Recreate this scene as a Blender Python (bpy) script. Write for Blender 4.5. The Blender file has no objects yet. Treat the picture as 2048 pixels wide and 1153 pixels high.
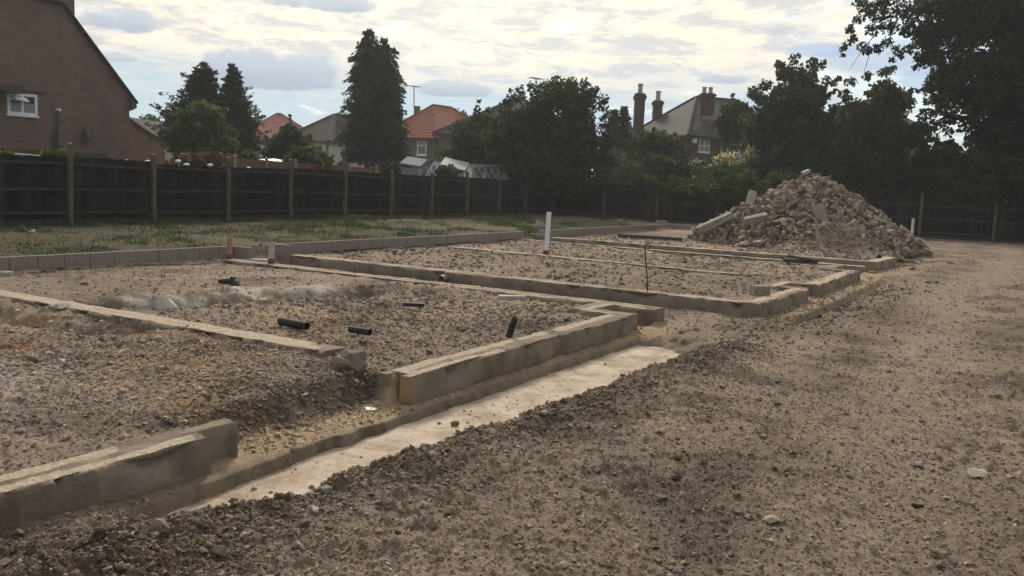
import bpy, bmesh, math, random
import numpy as np
from mathutils import Vector, Matrix
R = math.radians
rng = np.random.default_rng(7)
random.seed(7)
scene = bpy.context.scene
COL = scene.collection

# ------------------------------------------------------------------ camera
FPX, CX, CY, EYE = 1797.43, 1024.0, 576.5, 1.65
CM = np.array([[0.85795663, -0.09453255, 0.50494952],
               [0.51205675, 0.07828377, -0.85537684],
               [0.0413316, 0.99243904, 0.11557011]])
cd = bpy.data.cameras.new('camera')
cam = bpy.data.objects.new('camera', cd); COL.objects.link(cam)
cam.matrix_world = Matrix([[*CM[0], 0], [*CM[1], 0], [*CM[2], EYE], [0, 0, 0, 1]])
cd.sensor_width = 36.0; cd.lens = 36.0 * FPX / 2048.0
cd.clip_start = 0.05; cd.clip_end = 3000
scene.camera = cam
scene.view_settings.view_transform = 'Standard'
scene.view_settings.look = 'None'
scene.view_settings.exposure = 0.36
scene.view_settings.gamma = 1.0
scene.render.film_transparent = False
scene.cycles.max_bounces = 6
scene.cycles.diffuse_bounces = 3
scene.cycles.transparent_max_bounces = 6

def ray(px, py):
    return CM @ np.array([px - CX, -(py - CY), -FPX])
def P(px, py, D):
    """world point seen at photo pixel (px,py) at camera depth D"""
    return np.array([0, 0, EYE]) + ray(px, py) * (D / FPX)
def PZ(px, D, z=0.0):
    qx = (px - CX) * D / FPX
    qy = (z - EYE - CM[2, 0] * qx + CM[2, 2] * D) / CM[2, 1]
    return np.array([0, 0, EYE]) + CM @ np.array([qx, qy, -D])
def G(px, py, z=0.0):
    d = ray(px, py); t = (z - EYE) / d[2]
    return np.array([0, 0, EYE]) + d * t
def depth(p):
    return -(CM.T @ (np.array(p) - np.array([0, 0, EYE])))[2]
def online(px, A, B):
    """parameter t along A-B (plan) where the pixel column px meets it"""
    d = ray(px, 400)[:2]; A = np.array(A[:2]); e = np.array(B[:2]) - A
    return np.linalg.solve(np.stack([e, -d], 1), -A)[0]
UR = CM[:2, 0] / np.linalg.norm(CM[:2, 0])          # horizontal right of view
UD = np.array([-UR[1], UR[0]])                      # horizontal away from view

# ------------------------------------------------------------------ sun and sky
SUN_EL, = (R(34),)
sd = P(880, 200, 1.0) - np.array([0, 0, EYE]); SUN_AZ = math.atan2(sd[1], sd[0])   # direction towards the sun (plan angle)
SUNV = np.array([math.cos(SUN_EL) * math.cos(SUN_AZ), math.cos(SUN_EL) * math.sin(SUN_AZ), math.sin(SUN_EL)])
sl = bpy.data.lights.new('sun', 'SUN'); sl.energy = 2.8; sl.angle = R(10); sl.color = (1.0, 0.90, 0.78)
so = bpy.data.objects.new('sun', sl); COL.objects.link(so)
so.rotation_euler = Vector(SUNV).to_track_quat('Z', 'Y').to_euler()

class NT:
    def __init__(s, nt): s.nt = nt; s.n = nt.nodes; s.n.clear()
    def new(s, t, ins=None, **kw):
        nd = s.n.new(t)
        for k, v in kw.items(): setattr(nd, k, v)
        for k, v in (ins or {}).items():
            sock = nd.inputs[k]
            if isinstance(v, bpy.types.NodeSocket): s.nt.links.new(v, sock)
            else:
                if isinstance(v, (tuple, list)) and len(v) == 3 and sock.type == 'RGBA': v = (*v, 1)
                sock.default_value = v
        return nd
    def m(s, op, a, b=0.0, c=0.0, clamp=False):
        nd = s.new('ShaderNodeMath', {0: a, 1: b, 2: c}, operation=op); nd.use_clamp = clamp
        return nd.outputs[0]
    def vm(s, op, a, b=(0, 0, 0)):
        nd = s.new('ShaderNodeVectorMath', {0: a, 1: b}, operation=op)
        return nd.outputs[1] if op in ('DOT_PRODUCT', 'LENGTH') else nd.outputs[0]
    def mix(s, f, a, b, bt='MIX'):
        nd = s.n.new('ShaderNodeMix'); nd.data_type = 'RGBA'; nd.blend_type = bt
        for i, v in ((0, f), (6, a), (7, b)):
            if isinstance(v, bpy.types.NodeSocket): s.nt.links.new(v, nd.inputs[i])
            else: nd.inputs[i].default_value = (*v, 1) if isinstance(v, (tuple, list)) and len(v) == 3 else v
        return nd.outputs[2]
    def noise(s, vec, scale, detail=4, rough=.55, out='Fac', dist=0.0):
        nd = s.new('ShaderNodeTexNoise', {'Scale': scale, 'Detail': detail, 'Roughness': rough, 'Distortion': dist})
        if vec is not None: s.nt.links.new(vec, nd.inputs['Vector'])
        return nd.outputs[out]
    def ss(s, lo, hi, v):
        nd = s.new('ShaderNodeMapRange', {'Value': v, 'From Min': lo, 'From Max': hi, 'To Min': 0.0, 'To Max': 1.0})
        nd.interpolation_type = 'SMOOTHSTEP'; nd.clamp = True
        return nd.outputs[0]

world = bpy.data.worlds.new('World'); scene.world = world; world.use_nodes = True
w = NT(world.node_tree)
tc = w.new('ShaderNodeTexCoord').outputs['Generated']
sky = w.new('ShaderNodeTexSky', sky_type='NISHITA', sun_disc=False)
sky.sun_elevation = SUN_EL; sky.sun_rotation = math.pi / 2 - SUN_AZ
sky.air_density = 1.2; sky.dust_density = 2.0; sky.ozone_density = 1.5
sep = w.new('ShaderNodeSeparateXYZ', {0: tc}); X, Y, Z = sep.outputs
el = w.m('MULTIPLY', w.m('ARCSINE', Z), 57.2958)
# azimuth to the right of the view axis, degrees
VA = math.atan2(UD[1], UD[0])
rx = w.vm('DOT_PRODUCT', tc, (UR[0], UR[1], 0)); fy = w.vm('DOT_PRODUCT', tc, (UD[0], UD[1], 0))
az = w.m('MULTIPLY', w.m('ARCTAN2', rx, fy), 57.2958)
zc = w.m('ADD', w.m('MAXIMUM', Z, 0.0), 0.10)
plane = w.new('ShaderNodeCombineXYZ', {0: w.m('DIVIDE', X, zc), 1: w.m('DIVIDE', Y, zc), 2: 0.0}).outputs[0]
n_big = w.noise(plane, 1.3, 6, .6)
n_fine = w.noise(plane, 3.6, 10, .70, dist=.35)
n_streak = w.noise(plane, 2.6, 8, .65, dist=.6)
toward = w.ss(-0.6, 1.0, w.vm('DOT_PRODUCT', tc, tuple(SUNV)))
glow = w.ss(0.80, 0.995, w.vm('DOT_PRODUCT', tc, tuple(SUNV)))
back_c, front_c = (0.25, 0.28, 0.33), (0.79, 0.70, 0.575)
cl = w.mix(toward, back_c, front_c)
cl = w.mix(glow, cl, (1.02, 0.935, 0.775))
cl = w.mix(w.m('MULTIPLY', w.ss(.45, .60, n_fine), w.m('MULTIPLY_ADD', glow, -.30, .80)), cl, w.mix(toward, (.24, .27, .31), (0.46, 0.50, 0.55)))      # grey mottling
cl = w.mix(w.m('MULTIPLY', w.ss(.52, .36, n_fine), .55), cl, w.mix(toward, (.5, .52, .56), (0.86, .78, .655)))
blue = w.mix(1.0, sky.outputs[0], (0.105, 0.105, 0.105), 'MULTIPLY')
blue = w.mix(.55, blue, (0.42, 0.58, 0.74))
# low band of pale blue with cream at the very horizon
lowband = w.m('MULTIPLY', w.ss(0.9, 2.6, el), w.ss(8.2, 4.4, w.m('ADD', el, w.m('MULTIPLY', w.m('SUBTRACT', n_big, .5), 5.0))))
cl = w.mix(w.m('MULTIPLY', lowband, .9), cl, (0.45, 0.57, 0.64))
cl = w.mix(w.ss(2.6, 0.4, el), cl, (0.80, 0.70, 0.58))
# openings of blue, mostly to the right
az_r = w.m('MULTIPLY', w.ss(12, 26, az), w.ss(14.5, 9.5, el))
gap = w.m('ADD', w.m('MULTIPLY', w.ss(.56, .70, n_streak), .55), w.m('MULTIPLY', az_r, w.ss(.40, .56, n_streak)), clamp=True)
cl = w.mix(gap, cl, blue)
for (px, py, wa, we) in [(1770, 118, 4.2, 1.0), (1900, 150, 3.0, 1.2), (1640, 100, 2.4, .45), (1560, 205, 3.0, .35)]:
    d_ = ray(px, py); d_ = d_ / np.linalg.norm(d_); a0, e0 = math.degrees(math.atan2(d_[:2] @ UR, d_[:2] @ UD)), math.degrees(math.asin(d_[2]))
    da = w.m('DIVIDE', w.m('SUBTRACT', az, a0), wa); de = w.m('DIVIDE', w.m('SUBTRACT', el, e0), we)
    f = w.ss(1.3, .3, w.m('ADD', w.m('ADD', w.m('MULTIPLY', da, da), w.m('MULTIPLY', de, de)), w.m('MULTIPLY', w.m('SUBTRACT', n_fine, .5), 4.0)))
    cl = w.mix(w.m('MULTIPLY', f, .70), cl, (0.34, 0.46, 0.63))
# a few grey-blue cumulus, by direction in the sky
wob = w.noise(tc, 22.0, 5, .6); wob2 = w.noise(tc, 60.0, 3, .6)
def angs(px, py):
    d = ray(px, py); d = d / np.linalg.norm(d)
    return math.degrees(math.atan2(d[:2] @ UR, d[:2] @ UD)), math.degrees(math.asin(d[2]))
for (px, py, wa, we, st) in [(255, 48, 2.5, .85, .9), (545, 150, 4.6, 1.45, 1.0), (640, 6, 3.4, .75, .8), (888, 181, 2.4, .62, .85),
                             (1442, 161, 1.5, .40, .85), (225, 116, 1.5, .3, .7), (690, 172, 1.8, .5, .5), (1240, 105, 2.6, .35, .35), (1560, 60, 2.2, .5, .35), (120, -60, 4, 1.6, .7)]:
    a0, e0 = angs(px, py)
    da = w.m('DIVIDE', w.m('SUBTRACT', az, a0), wa); de = w.m('DIVIDE', w.m('SUBTRACT', el, e0), we)
    de = w.m('MULTIPLY', de, w.m('ADD', 1.0, w.m('MULTIPLY', w.ss(0.0, -1.0, de), .9)))
    d2 = w.m('ADD', w.m('ADD', w.m('MULTIPLY', da, da), w.m('MULTIPLY', de, de)),
             w.m('ADD', w.m('MULTIPLY', w.m('SUBTRACT', wob, .5), 3.0), w.m('MULTIPLY', w.m('SUBTRACT', wob2, .5), 1.2)))
    f = w.m('MULTIPLY', w.ss(1.25, .45, d2), st)
    cl = w.mix(f, cl, w.mix(w.ss(-0.6, .9, de), (0.36, 0.42, 0.50), (0.48, 0.53, 0.60)))
cl = w.mix(w.ss(0.5, -4.0, el), cl, (0.16, 0.14, 0.12))
bg = w.new('ShaderNodeBackground', {0: cl, 1: 1.0})
w.nt.links.new(bg.outputs[0], w.new('ShaderNodeOutputWorld').inputs[0])

# ------------------------------------------------------------------ noise in numpy
def _hash(ix, iy, seed):
    h = (ix.astype(np.int64) * 374761393 + iy.astype(np.int64) * 668265263 + seed * 974711) & 0xFFFFFFFF
    h = ((h ^ (h >> 13)) * 1274126177) & 0xFFFFFFFF
    h = h ^ (h >> 16)
    return (h & 0xFFFFFF) / float(0xFFFFFF)
def vnoise(x, y, seed=0):
    x = np.asarray(x, float); y = np.asarray(y, float)
    ix, iy = np.floor(x), np.floor(y); fx, fy = x - ix, y - iy
    fx = fx * fx * (3 - 2 * fx); fy = fy * fy * (3 - 2 * fy)
    a, b = _hash(ix, iy, seed), _hash(ix + 1, iy, seed)
    c, d = _hash(ix, iy + 1, seed), _hash(ix + 1, iy + 1, seed)
    return (a + (b - a) * fx + (c - a) * fy + (a - b - c + d) * fx * fy) * 2 - 1
def fbm(x, y, f, octv=4, seed=0, gain=.5):
    s = 0; a = 1
    for o in range(octv):
        s = s + a * vnoise(np.asarray(x) * f + 13.7 * o, np.asarray(y) * f - 7.3 * o, seed + o); f *= 2.03; a *= gain
    return s
def sst(a, b, x):
    t = np.clip((np.asarray(x, float) - a) / (b - a), 0, 1); return t * t * (3 - 2 * t)
def lerp(a, b, t): return a + (b - a) * t
def gauss(x, y, cx, cy, sx, sy, rot=0):
    c, s = math.cos(rot), math.sin(rot); dx, dy = x - cx, y - cy
    u, v = c * dx + s * dy, -s * dx + c * dy
    return np.exp(-(u / sx) ** 2 - (v / sy) ** 2)
def segdist(x, y, pts):
    d = np.full(np.shape(x), 1e9)
    for (ax, ay), (bx, by) in zip(pts[:-1], pts[1:]):
        ex, ey = bx - ax, by - ay; t = np.clip(((x - ax) * ex + (y - ay) * ey) / (ex * ex + ey * ey), 0, 1)
        d = np.minimum(d, np.hypot(x - ax - t * ex, y - ay - t * ey))
    return d

# ------------------------------------------------------------------ the ground's relief
XBACK = -13.75
def xfront(y):
    y = np.asarray(y, float)
    return np.where(y < 12.8, -4.62 + 0 * y, np.where(y < 24, -3.72, -3.75))
def berm_x(y):
    return np.interp(y, [0, 2.9, 3.7, 4.7, 6.45, 7.5, 8.9, 10.4, 11], [-4.15, -3.98, -3.72, -3.62, -3.52, -3.45, -3.38, -3.36, -3.36])
PIT1 = [(-9.9, 7.0), (-9.2, 7.9), (-8.9, 9.0), (-8.6, 10.3)]
PIT2 = [(-10.6, 5.5), (-9.2, 5.65), (-8.35, 6.0)]
HC = PZ(1617, 31.2, 0.0)[:2]
def terrain(x, y):
    x = np.asarray(x, float); y = np.asarray(y, float)
    n1 = fbm(x, y, .35, 3, 11); n2 = fbm(x, y, 1.6, 3, 23)
    track = -0.20 + 0.10 * sst(12, 25, y) + 0.10 * sst(25, 39, y) + 0.02 * n1 + .008 * n2
    # shallow wheel ruts on the haul track
    for c, amp in ((-0.9, .03), (0.9, .025), (2.6, .03)):
        track = track - amp * np.exp(-((x - c - .3 * np.sin(y * .25)) / .28) ** 2)
    z = track
    # ---- site of the foundations
    infill = -0.045 + .03 * n1 + .014 * n2
    infill = infill - .27 * np.exp(-(segdist(x, y, PIT1) / .27) ** 2) * (1 + .6 * n2) + .06 * np.exp(-(segdist(x, y, [(-9.9, 7.9), (-9.5, 9.4), (-9.2, 10.4)]) / .3) ** 2) + .07 * np.exp(-(segdist(x, y, [(-8.5, 7.6), (-8.2, 9.2)]) / .3) ** 2)
    infill = infill - .22 * np.exp(-(segdist(x, y, PIT2) / .30) ** 2) + .05 * gauss(x, y, -8.9, 5.15, .7, .2)
    infill = infill - .22 * gauss(x, y, -8.75, 11.15, .75, .22)
    infill = infill + .06 * gauss(x, y, -5.2, 5.5, .5, .6)
    lawn = .10 + .10 * sst(-14.5, -18.5, x) + .03 * n1 + .015 * n2
    xf = xfront(y)
    wj = sst(xf + .06, xf - .06, x)                                   # 1 inside the front wall line
    inside = lerp(lawn, infill, sst(XBACK - .12, XBACK + .12, x))
    # alleys between the pairs of houses
    alley = sst(12.0, 12.12, y) * sst(13.6, 13.48, y) + sst(23.32, 23.42, y) * sst(24.86, 24.74, y)
    inside = lerp(inside, -.215 + .015 * n2, alley * sst(-14.0, -13.2, x))
    # porch recesses
    rec = sst(10.72, 10.84, y) * sst(12.0, 11.8, y) * sst(-5.28, -5.18, x)
    inside = lerp(inside, -.25, rec)
    rec2 = sst(16.25, 16.35, y) * sst(17.35, 17.22, y) * sst(-4.12, -4.02, x)
    rec3 = sst(21.6, 21.7, y) * sst(23.2, 23.0, y) * sst(-4.25, -4.15, x)
    inside = lerp(inside, -.23, np.clip(rec2 + rec3, 0, 1))
    site = sst(38.0, 36.8, y)
    z = lerp(z, inside, wj * site + 0 * z)
    z = np.where(y > 36.8, lerp(lerp(track, lawn, sst(-4, -12, x)), z, site), z)
    # ---- door gap in the near front wall, with its earth bank
    gap = sst(3.95, 4.15, y) * sst(6.0, 5.85, y)
    wob = .05 * fbm(x, y, 3.0, 3, 31)
    bank = lerp(-.245, infill, sst(-4.72, -5.02, x + wob))
    z = lerp(z, np.minimum(bank, infill), gap * sst(-4.3, -4.5, x) * sst(-5.3, -5.1, x))
    # ---- trench along the front of the near pair: ledge, concrete strip, berm
    out = 1 - wj
    tr = out * sst(10.8, 10.35, y + 6 * wob * .5 + .25 * (x + 3.9)) * sst(2.6, 3.5, y)
    ledge = -.245 + .012 * n2
    lx = np.interp(y, [3, 3.75, 4.7, 6, 7.2, 10], [-4.20, -4.25, -4.32, -4.33, -4.36, -4.37]) + .018 * fbm(y, x * 0, 5.0, 2, 41)
    prof = lerp(ledge, -.372, sst(lx, lx + .04, x))
    bx = berm_x(y) + .05 * fbm(x * .3, y, 2.6, 4, 51)
    top = np.maximum(track, -.22) + .025 * np.exp(-((x - bx - .22) / .16) ** 2) * (1 + .8 * fbm(x, y, 3.0, 2, 8))
    prof = lerp(prof, top, sst(bx - .03, bx + .12, x))
    z = lerp(z, prof, tr)
    # gap floor carries on under the missing wall
    # ---- ledge along the second pair
    o2 = out * sst(13.2, 13.8, y) * sst(23.0, 21.0, y)
    l2 = lerp(-.215, -.33, sst(-3.22 + .05 * fbm(y, y * 0, 2.0, 3, 61), -3.12, x))
    l2 = lerp(l2, track, sst(-3.05, -2.1, x))
    z = lerp(z, l2, o2)
    o3 = out * sst(22.5, 23.5, y) * sst(31, 29, y)
    z = lerp(z, lerp(-.23, track, sst(-3.3, -2.2, x)), o3)
    # ---- heaps of loose earth
    z = z + .12 * gauss(x, y, -3.55, 2.50, .33, .48, .18) * (1 + .25 * fbm(x, y, 5, 3, 71))
    z = z + .05 * gauss(x, y, -3.0, 8.6, .4, 1.2) + .05 * gauss(x, y, -3.6, 11.8, .5, .7)
    em = PZ(1662, 27.4, 0)
    z = z + .85 * np.clip(gauss(x, y, em[0], em[1], 1.2, 1.05, .5), 0, 1)
    z = z + .12 * gauss(x, y, -18.2, 21.5, .8, 2.6) + .08 * gauss(x, y, -18.6, 24.5, .6, 1.0)
    return z

def clods(x, y, cell, frac, seed):
    """fused crumbs of earth: half-buried round-shouldered lumps in a jittered grid"""
    gx, gy = np.floor(x / cell), np.floor(y / cell); h = np.zeros_like(x)
    for i in (-1, 0, 1):
        for j in (-1, 0, 1):
            ix, iy = gx + i, gy + j; a, b, c, e = (_hash(ix, iy, seed + q) for q in range(4))
            cx, cy = (ix + a) * cell, (iy + b) * cell; r = cell * (.28 + .42 * c) * (e < frac)
            an = a * 6.28; dx, dy = x - cx, y - cy; u, v_ = np.cos(an) * dx + np.sin(an) * dy, (-np.sin(an) * dx + np.cos(an) * dy) * (1.1 + b)
            d = np.maximum(np.abs(u), np.abs(v_)) * .55 + np.hypot(u, v_) * .45
            h = np.maximum(h, np.where(r > 0, np.clip(1.25 * (r - d), 0, r * .62), 0))
    return h
def relief(x, y, z):
    """small bumps that only the ground mesh carries"""
    d = np.hypot(x, y)
    soft = sst(0, 1, np.clip(1.2 - np.abs(x + 4.3) * 3, 0, 1)) * sst(2.8, 3.6, y) * sst(10.7, 10.3, y)
    k = (1 - .8 * soft)
    a = .015 * fbm(x, y, 4.5, 4, 101) * k
    clod = np.maximum(fbm(x, y, 11, 3, 111), 0) ** 1.5 * .024 * (.45 + sst(-.1, .6, fbm(x, y, .9, 3, 121))) * k
    f = .008 * fbm(x, y, 34, 3, 131) * k * sst(16, 7, d)
    loose = gauss(x, y, -3.55, 2.62, .55, 1.0) + np.exp(-((x - berm_x(y) - .25) / .25) ** 2) * sst(11, 10, y)
    b = np.abs(fbm(x, y, 14, 3, 141)) * .045 * np.clip(loose, 0, 1)
    pits = np.exp(-(np.minimum(segdist(x, y, PIT1), segdist(x, y, PIT2)) / .75) ** 2); z = z + pits * (.05 * np.abs(fbm(x, y, 3.5, 4, 191)) - .05 * np.maximum(fbm(x, y, 2.2, 3, 195), 0)) * (d < 14)
    loose = np.clip(loose + .7 * pits, 0, 1); sp = sst(-.35, .6, fbm(x, y, 1.3, 3, 151))
    w1 = clods(x, y, .10, .55, 161) * np.clip(.55 * loose + .10 * sp, 0, 1); w2 = clods(x, y, .05, .6, 171) * np.clip(.8 * loose + .30 * sp + .08, 0, 1) * sst(22, 12, d)
    w3 = clods(x, y, .024, .6, 181) * sst(9, 5, d) * .9
    return z + a + clod + f + b * .5 + np.maximum(np.maximum(w1, w2), w3) * k

def ground_colour(x, y):
    x = np.asarray(x, float); y = np.asarray(y, float)
    n1 = fbm(x, y, .4, 4, 201); n2 = fbm(x, y, 1.7, 4, 211); n3 = fbm(x, y, 7, 3, 221); n4 = fbm(x, y, 4.2, 4, 225)
    def c(*v): return np.array(v)[None, :]
    def mx(a, b, t): return a + (b - a) * np.clip(t, 0, 1)[:, None]
    base = mx(c(.195, .156, .120), c(.262, .212, .165), .5 + .9 * n1)
    base = mx(base, c(.105, .083, .063), .85 * sst(-.1, .7, n2 + .6 * n3))
    # compacted, dusty wheel lanes
    for cx_, wd in ((-1.1, .45), (1.0, .5), (2.7, .5)):
        base = mx(base, c(.310, .255, .205), .85 * np.exp(-((x - cx_ - .35 * np.sin(y * .25) + .2 * n1) / wd) ** 2) * (.55 + .5 * n2))
    for cx_, wd in ((-2.0, .28), (-.1, .30), (1.9, .32), (3.6, .4)):
        base = mx(base, c(.120, .096, .075), .55 * np.exp(-((x - cx_ - .35 * np.sin(y * .25) + .15 * n1) / wd) ** 2) * np.clip(.6 + .7 * n2, 0, 1))
    infill = mx(c(.225, .183, .145), c(.290, .236, .186), .5 + .8 * n1)
    infill = mx(infill, c(.130, .105, .082), .85 * sst(-.15, .75, n2 + .5 * n3))
    infill = mx(infill, c(.340, .245, .150), .45 * sst(.25, .8, fbm(x, y, 1.1, 3, 231)) * sst(8, 3, np.hypot(x + 7, y - 5)))
    infill = mx(infill, c(.400, .375, .340), .75 * gauss(x, y, -7.0, 3.6, .9, .6))
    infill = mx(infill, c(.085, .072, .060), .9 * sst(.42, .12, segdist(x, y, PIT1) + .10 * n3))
    infill = mx(infill, c(.43, .40, .36), sst(.36, .14, segdist(x, y, [(-9.95, 7.5), (-9.6, 7.9)]) + .16 * n2 + .10 * n3) * (.55 + .8 * np.clip(n4, -.5, .5)))
    infill = mx(infill, c(.43, .40, .36), sst(.44, .18, segdist(x, y, [(-9.7, 8.6), (-9.25, 10.1)]) + .22 * n2 + .10 * n3) * (.60 + .9 * np.clip(n4, -.6, .45)))
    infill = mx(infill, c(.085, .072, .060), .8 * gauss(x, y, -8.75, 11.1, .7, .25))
    infill = mx(infill, c(.350, .320, .285), .8 * sst(.35, .1, segdist(x, y, [(-10.4, 5.3), (-9.2, 5.35)]) + .15 * n2))
    infill = mx(infill, c(.300, .150, .075), .6 * gauss(x, y, -8.3, 4.75, .55, .16))
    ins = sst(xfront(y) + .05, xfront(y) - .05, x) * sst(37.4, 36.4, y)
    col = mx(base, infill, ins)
    # sandy ledges and porch floors
    led = sst(2.9, 3.6, y) * sst(11.2, 10.6, y) * sst(-4.85, -4.7, x) * sst(-4.32, -4.40, x)
    led = np.maximum(led, sst(13.3, 14, y) * sst(24.4, 23.2, y) * sst(-4.1, -3.9, x) * sst(-3.05, -3.25, x) * .8)
    led = np.maximum(led, sst(10.5, 10.8, y) * sst(12.2, 11.8, y) * sst(-5.3, -5.2, x) * sst(-3.9, -4.3, x) * .8)
    led = np.maximum(led, gauss(x, y, -3.35, 24.5, .5, 3.0) * .7)
    col = mx(col, c(.370, .290, .195), led * (.85 + .4 * n2))
    col = mx(col, c(.34, .27, .19), .6 * gauss(x, y, -8.5, 26.6, 3.5, 1.2))
    # fresh dark earth
    dk = np.clip(1.3 * gauss(x, y, -3.55, 2.62, .50, .95, .18) + .38 * np.exp(-((x - berm_x(y) - .25) / .28) ** 2) * sst(11.5, 10, y)
                 + .6 * gauss(x, y, -4.95, 5.0, .16, 1.0) + .7 * gauss(x, y, -3.2, 13.0, .7, 1.6), 0, 1)
    col = mx(col, c(.105, .080, .058), dk * (.8 + .4 * n3))
    # rough lawn behind the block course
    lw = sst(XBACK + .05, XBACK - .1, x) * sst(39.8, 38.5, y + .35 * (x + 20))
    g = mx(c(.078, .070, .044), c(.038, .054, .020), sst(-.15, .55, n2 + .6 * n1))
    g = mx(g, c(.125, .104, .080), .8 * sst(.15, .6, fbm(x, y, .5, 4, 241) + .05 * (y - 24)))
    col = mx(col, g, lw)
    col = mx(col, c(.060, .050, .038), .7 * gauss(x, y, -18.3, 22, .9, 3.2))
    far = sst(44, 60, np.hypot(x, y))
    col = mx(col, c(.07, .09, .035), far)
    return np.clip(col * np.array([1.00, .97, .95])[None] * (1 + .10 * n3[:, None]), .01, 1)

# ------------------------------------------------------------------ mesh helpers
def tag(o, label=None, cat=None, group=None, kind=None):
    if label: o['label'] = label
    if cat: o['category'] = cat
    if group: o['group'] = group
    if kind: o['kind'] = kind
    return o
def thing(name, label, cat, loc=(0, 0, 0), group=None):
    o = bpy.data.objects.new(name, None); COL.objects.link(o)
    o.location = tuple(float(v) for v in loc); o.empty_display_size = .2
    return tag(o, label, cat, group)
def rootloc(o):
    v = Vector((0, 0, 0))
    while o is not None: v = v + o.location; o = o.parent
    return np.array(v)
def link(name, me, mat, parent=None, loc=None):
    o = bpy.data.objects.new(name, me); COL.objects.link(o)
    if mat is not None and not me.materials: me.materials.append(mat)
    if parent is not None: o.parent = parent
    if loc is not None: o.location = tuple(float(v) for v in loc)
    return o
def np_mesh(name, V, F, col=None, smooth=False, uv=None):
    """V (n,3); F (m,k) uniform polygons"""
    V = np.ascontiguousarray(V, dtype=np.float32); F = np.ascontiguousarray(F, dtype=np.int32)
    me = bpy.data.meshes.new(name); k = F.shape[1]
    me.vertices.add(len(V)); me.vertices.foreach_set('co', V.ravel())
    me.loops.add(F.size); me.loops.foreach_set('vertex_index', F.ravel())
    me.polygons.add(len(F))
    me.polygons.foreach_set('loop_start', np.arange(0, F.size, k, dtype=np.int32))
    me.polygons.foreach_set('loop_total', np.full(len(F), k, dtype=np.int32))
    me.polygons.foreach_set('use_smooth', np.full(len(F), bool(smooth)))
    me.update(calc_edges=True)
    if col is not None:
        a = me.color_attributes.new('Col', 'FLOAT_COLOR', 'POINT')
        c = np.ones((len(V), 4), np.float32); c[:, :3] = col
        a.data.foreach_set('color', c.ravel())
    if uv is not None:
        l = me.uv_layers.new(name='UVMap'); l.data.foreach_set('uv', np.ascontiguousarray(uv[F.ravel()], np.float32).ravel())
    return me
class MB:
    """collects boxes, prisms, tubes into ONE mesh (world coordinates)"""
    def __init__(s): s.v = []; s.f = []
    def add(s, vs, fs):
        b = len(s.v); s.v += [tuple(map(float, v)) for v in vs]; s.f += [tuple(i + b for i in f) for f in fs]; return s
    def box(s, a, b):
        x0, y0, z0 = np.minimum(a, b); x1, y1, z1 = np.maximum(a, b)
        return s.add([(x0, y0, z0), (x1, y0, z0), (x1, y1, z0), (x0, y1, z0), (x0, y0, z1), (x1, y0, z1), (x1, y1, z1), (x0, y1, z1)],
                     [(3, 2, 1, 0), (4, 5, 6, 7), (0, 1, 5, 4), (1, 2, 6, 5), (2, 3, 7, 6), (3, 0, 4, 7)])
    def obox(s, c, ux, uy, uz, h):
        c, ux, uy, uz = (np.array(q, float) for q in (c, ux, uy, uz)); vs = []
        for k in (-1, 1):
            for (i, j) in ((-1, -1), (1, -1), (1, 1), (-1, 1)): vs.append(c + ux * h[0] * i + uy * h[1] * j + uz * h[2] * k)
        return s.add(vs, [(3, 2, 1, 0), (4, 5, 6, 7), (0, 1, 5, 4), (1, 2, 6, 5), (2, 3, 7, 6), (3, 0, 4, 7)])
    def beam(s, a, b, wd, ht, up=(0, 0, 1)):
        a, b = np.array(a, float), np.array(b, float); d = b - a; L = np.linalg.norm(d); d = d / L
        u = np.array(up, float)
        if abs(d @ u) > .95: u = np.array([1., 0, 0])
        sd_ = np.cross(u, d); sd_ /= np.linalg.norm(sd_); u = np.cross(d, sd_)
        return s.obox((a + b) / 2, d, sd_, u, (L / 2, wd / 2, ht / 2))
    def prism(s, poly, d):
        poly = [np.array(p, float) for p in poly]; n = len(poly); d = np.array(d, float)
        vs = poly + [p + d for p in poly]
        fs = [tuple(range(n - 1, -1, -1)), tuple(range(n, 2 * n))] + [(i, (i + 1) % n, (i + 1) % n + n, i + n) for i in range(n)]
        return s.add(vs, fs)
    def tube(s, pts, rad, n=8, cap=True):
        pts = [np.array(p, float) for p in pts]; rad = rad if hasattr(rad, '__len__') else [rad] * len(pts)
        vs, fs = [], []; ref = np.array([.31, .17, .93])
        for i, p in enumerate(pts):
            d = pts[min(i + 1, len(pts) - 1)] - pts[max(i - 1, 0)]; d = d / (np.linalg.norm(d) + 1e-9)
            r0 = ref if abs(d @ ref) < .9 else np.array([1., 0, 0])
            a = np.cross(d, r0); a /= np.linalg.norm(a); b = np.cross(d, a)
            for k in range(n):
                t = 2 * math.pi * k / n; vs.append(p + rad[i] * (math.cos(t) * a + math.sin(t) * b))
        for i in range(len(pts) - 1):
            for k in range(n): fs.append((i * n + k, i * n + (k + 1) % n, (i + 1) * n + (k + 1) % n, (i + 1) * n + k))
        if cap: fs += [tuple(range(n - 1, -1, -1)), tuple(range((len(pts) - 1) * n, len(pts) * n))]
        return s.add(vs, fs)
    def pipe(s, a, b, ro, ri, n=16):
        """open-ended hollow pipe"""
        a, b = np.array(a, float), np.array(b, float); d = (b - a) / np.linalg.norm(b - a)
        r0 = np.array([0, 0, 1.]) if abs(d[2]) < .9 else np.array([1., 0, 0])
        u = np.cross(d, r0); u /= np.linalg.norm(u); v_ = np.cross(d, u); vs, fs = [], []
        for (p, r) in ((a, ro), (b, ro), (b, ri), (a, ri)):
            for k in range(n):
                t = 2 * math.pi * k / n; vs.append(p + r * (math.cos(t) * u + math.sin(t) * v_))
        for q in range(4):
            for k in range(n): fs.append((q * n + k, q * n + (k + 1) % n, ((q + 1) % 4) * n + (k + 1) % n, ((q + 1) % 4) * n + k))
        return s.add(vs, fs)
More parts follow.
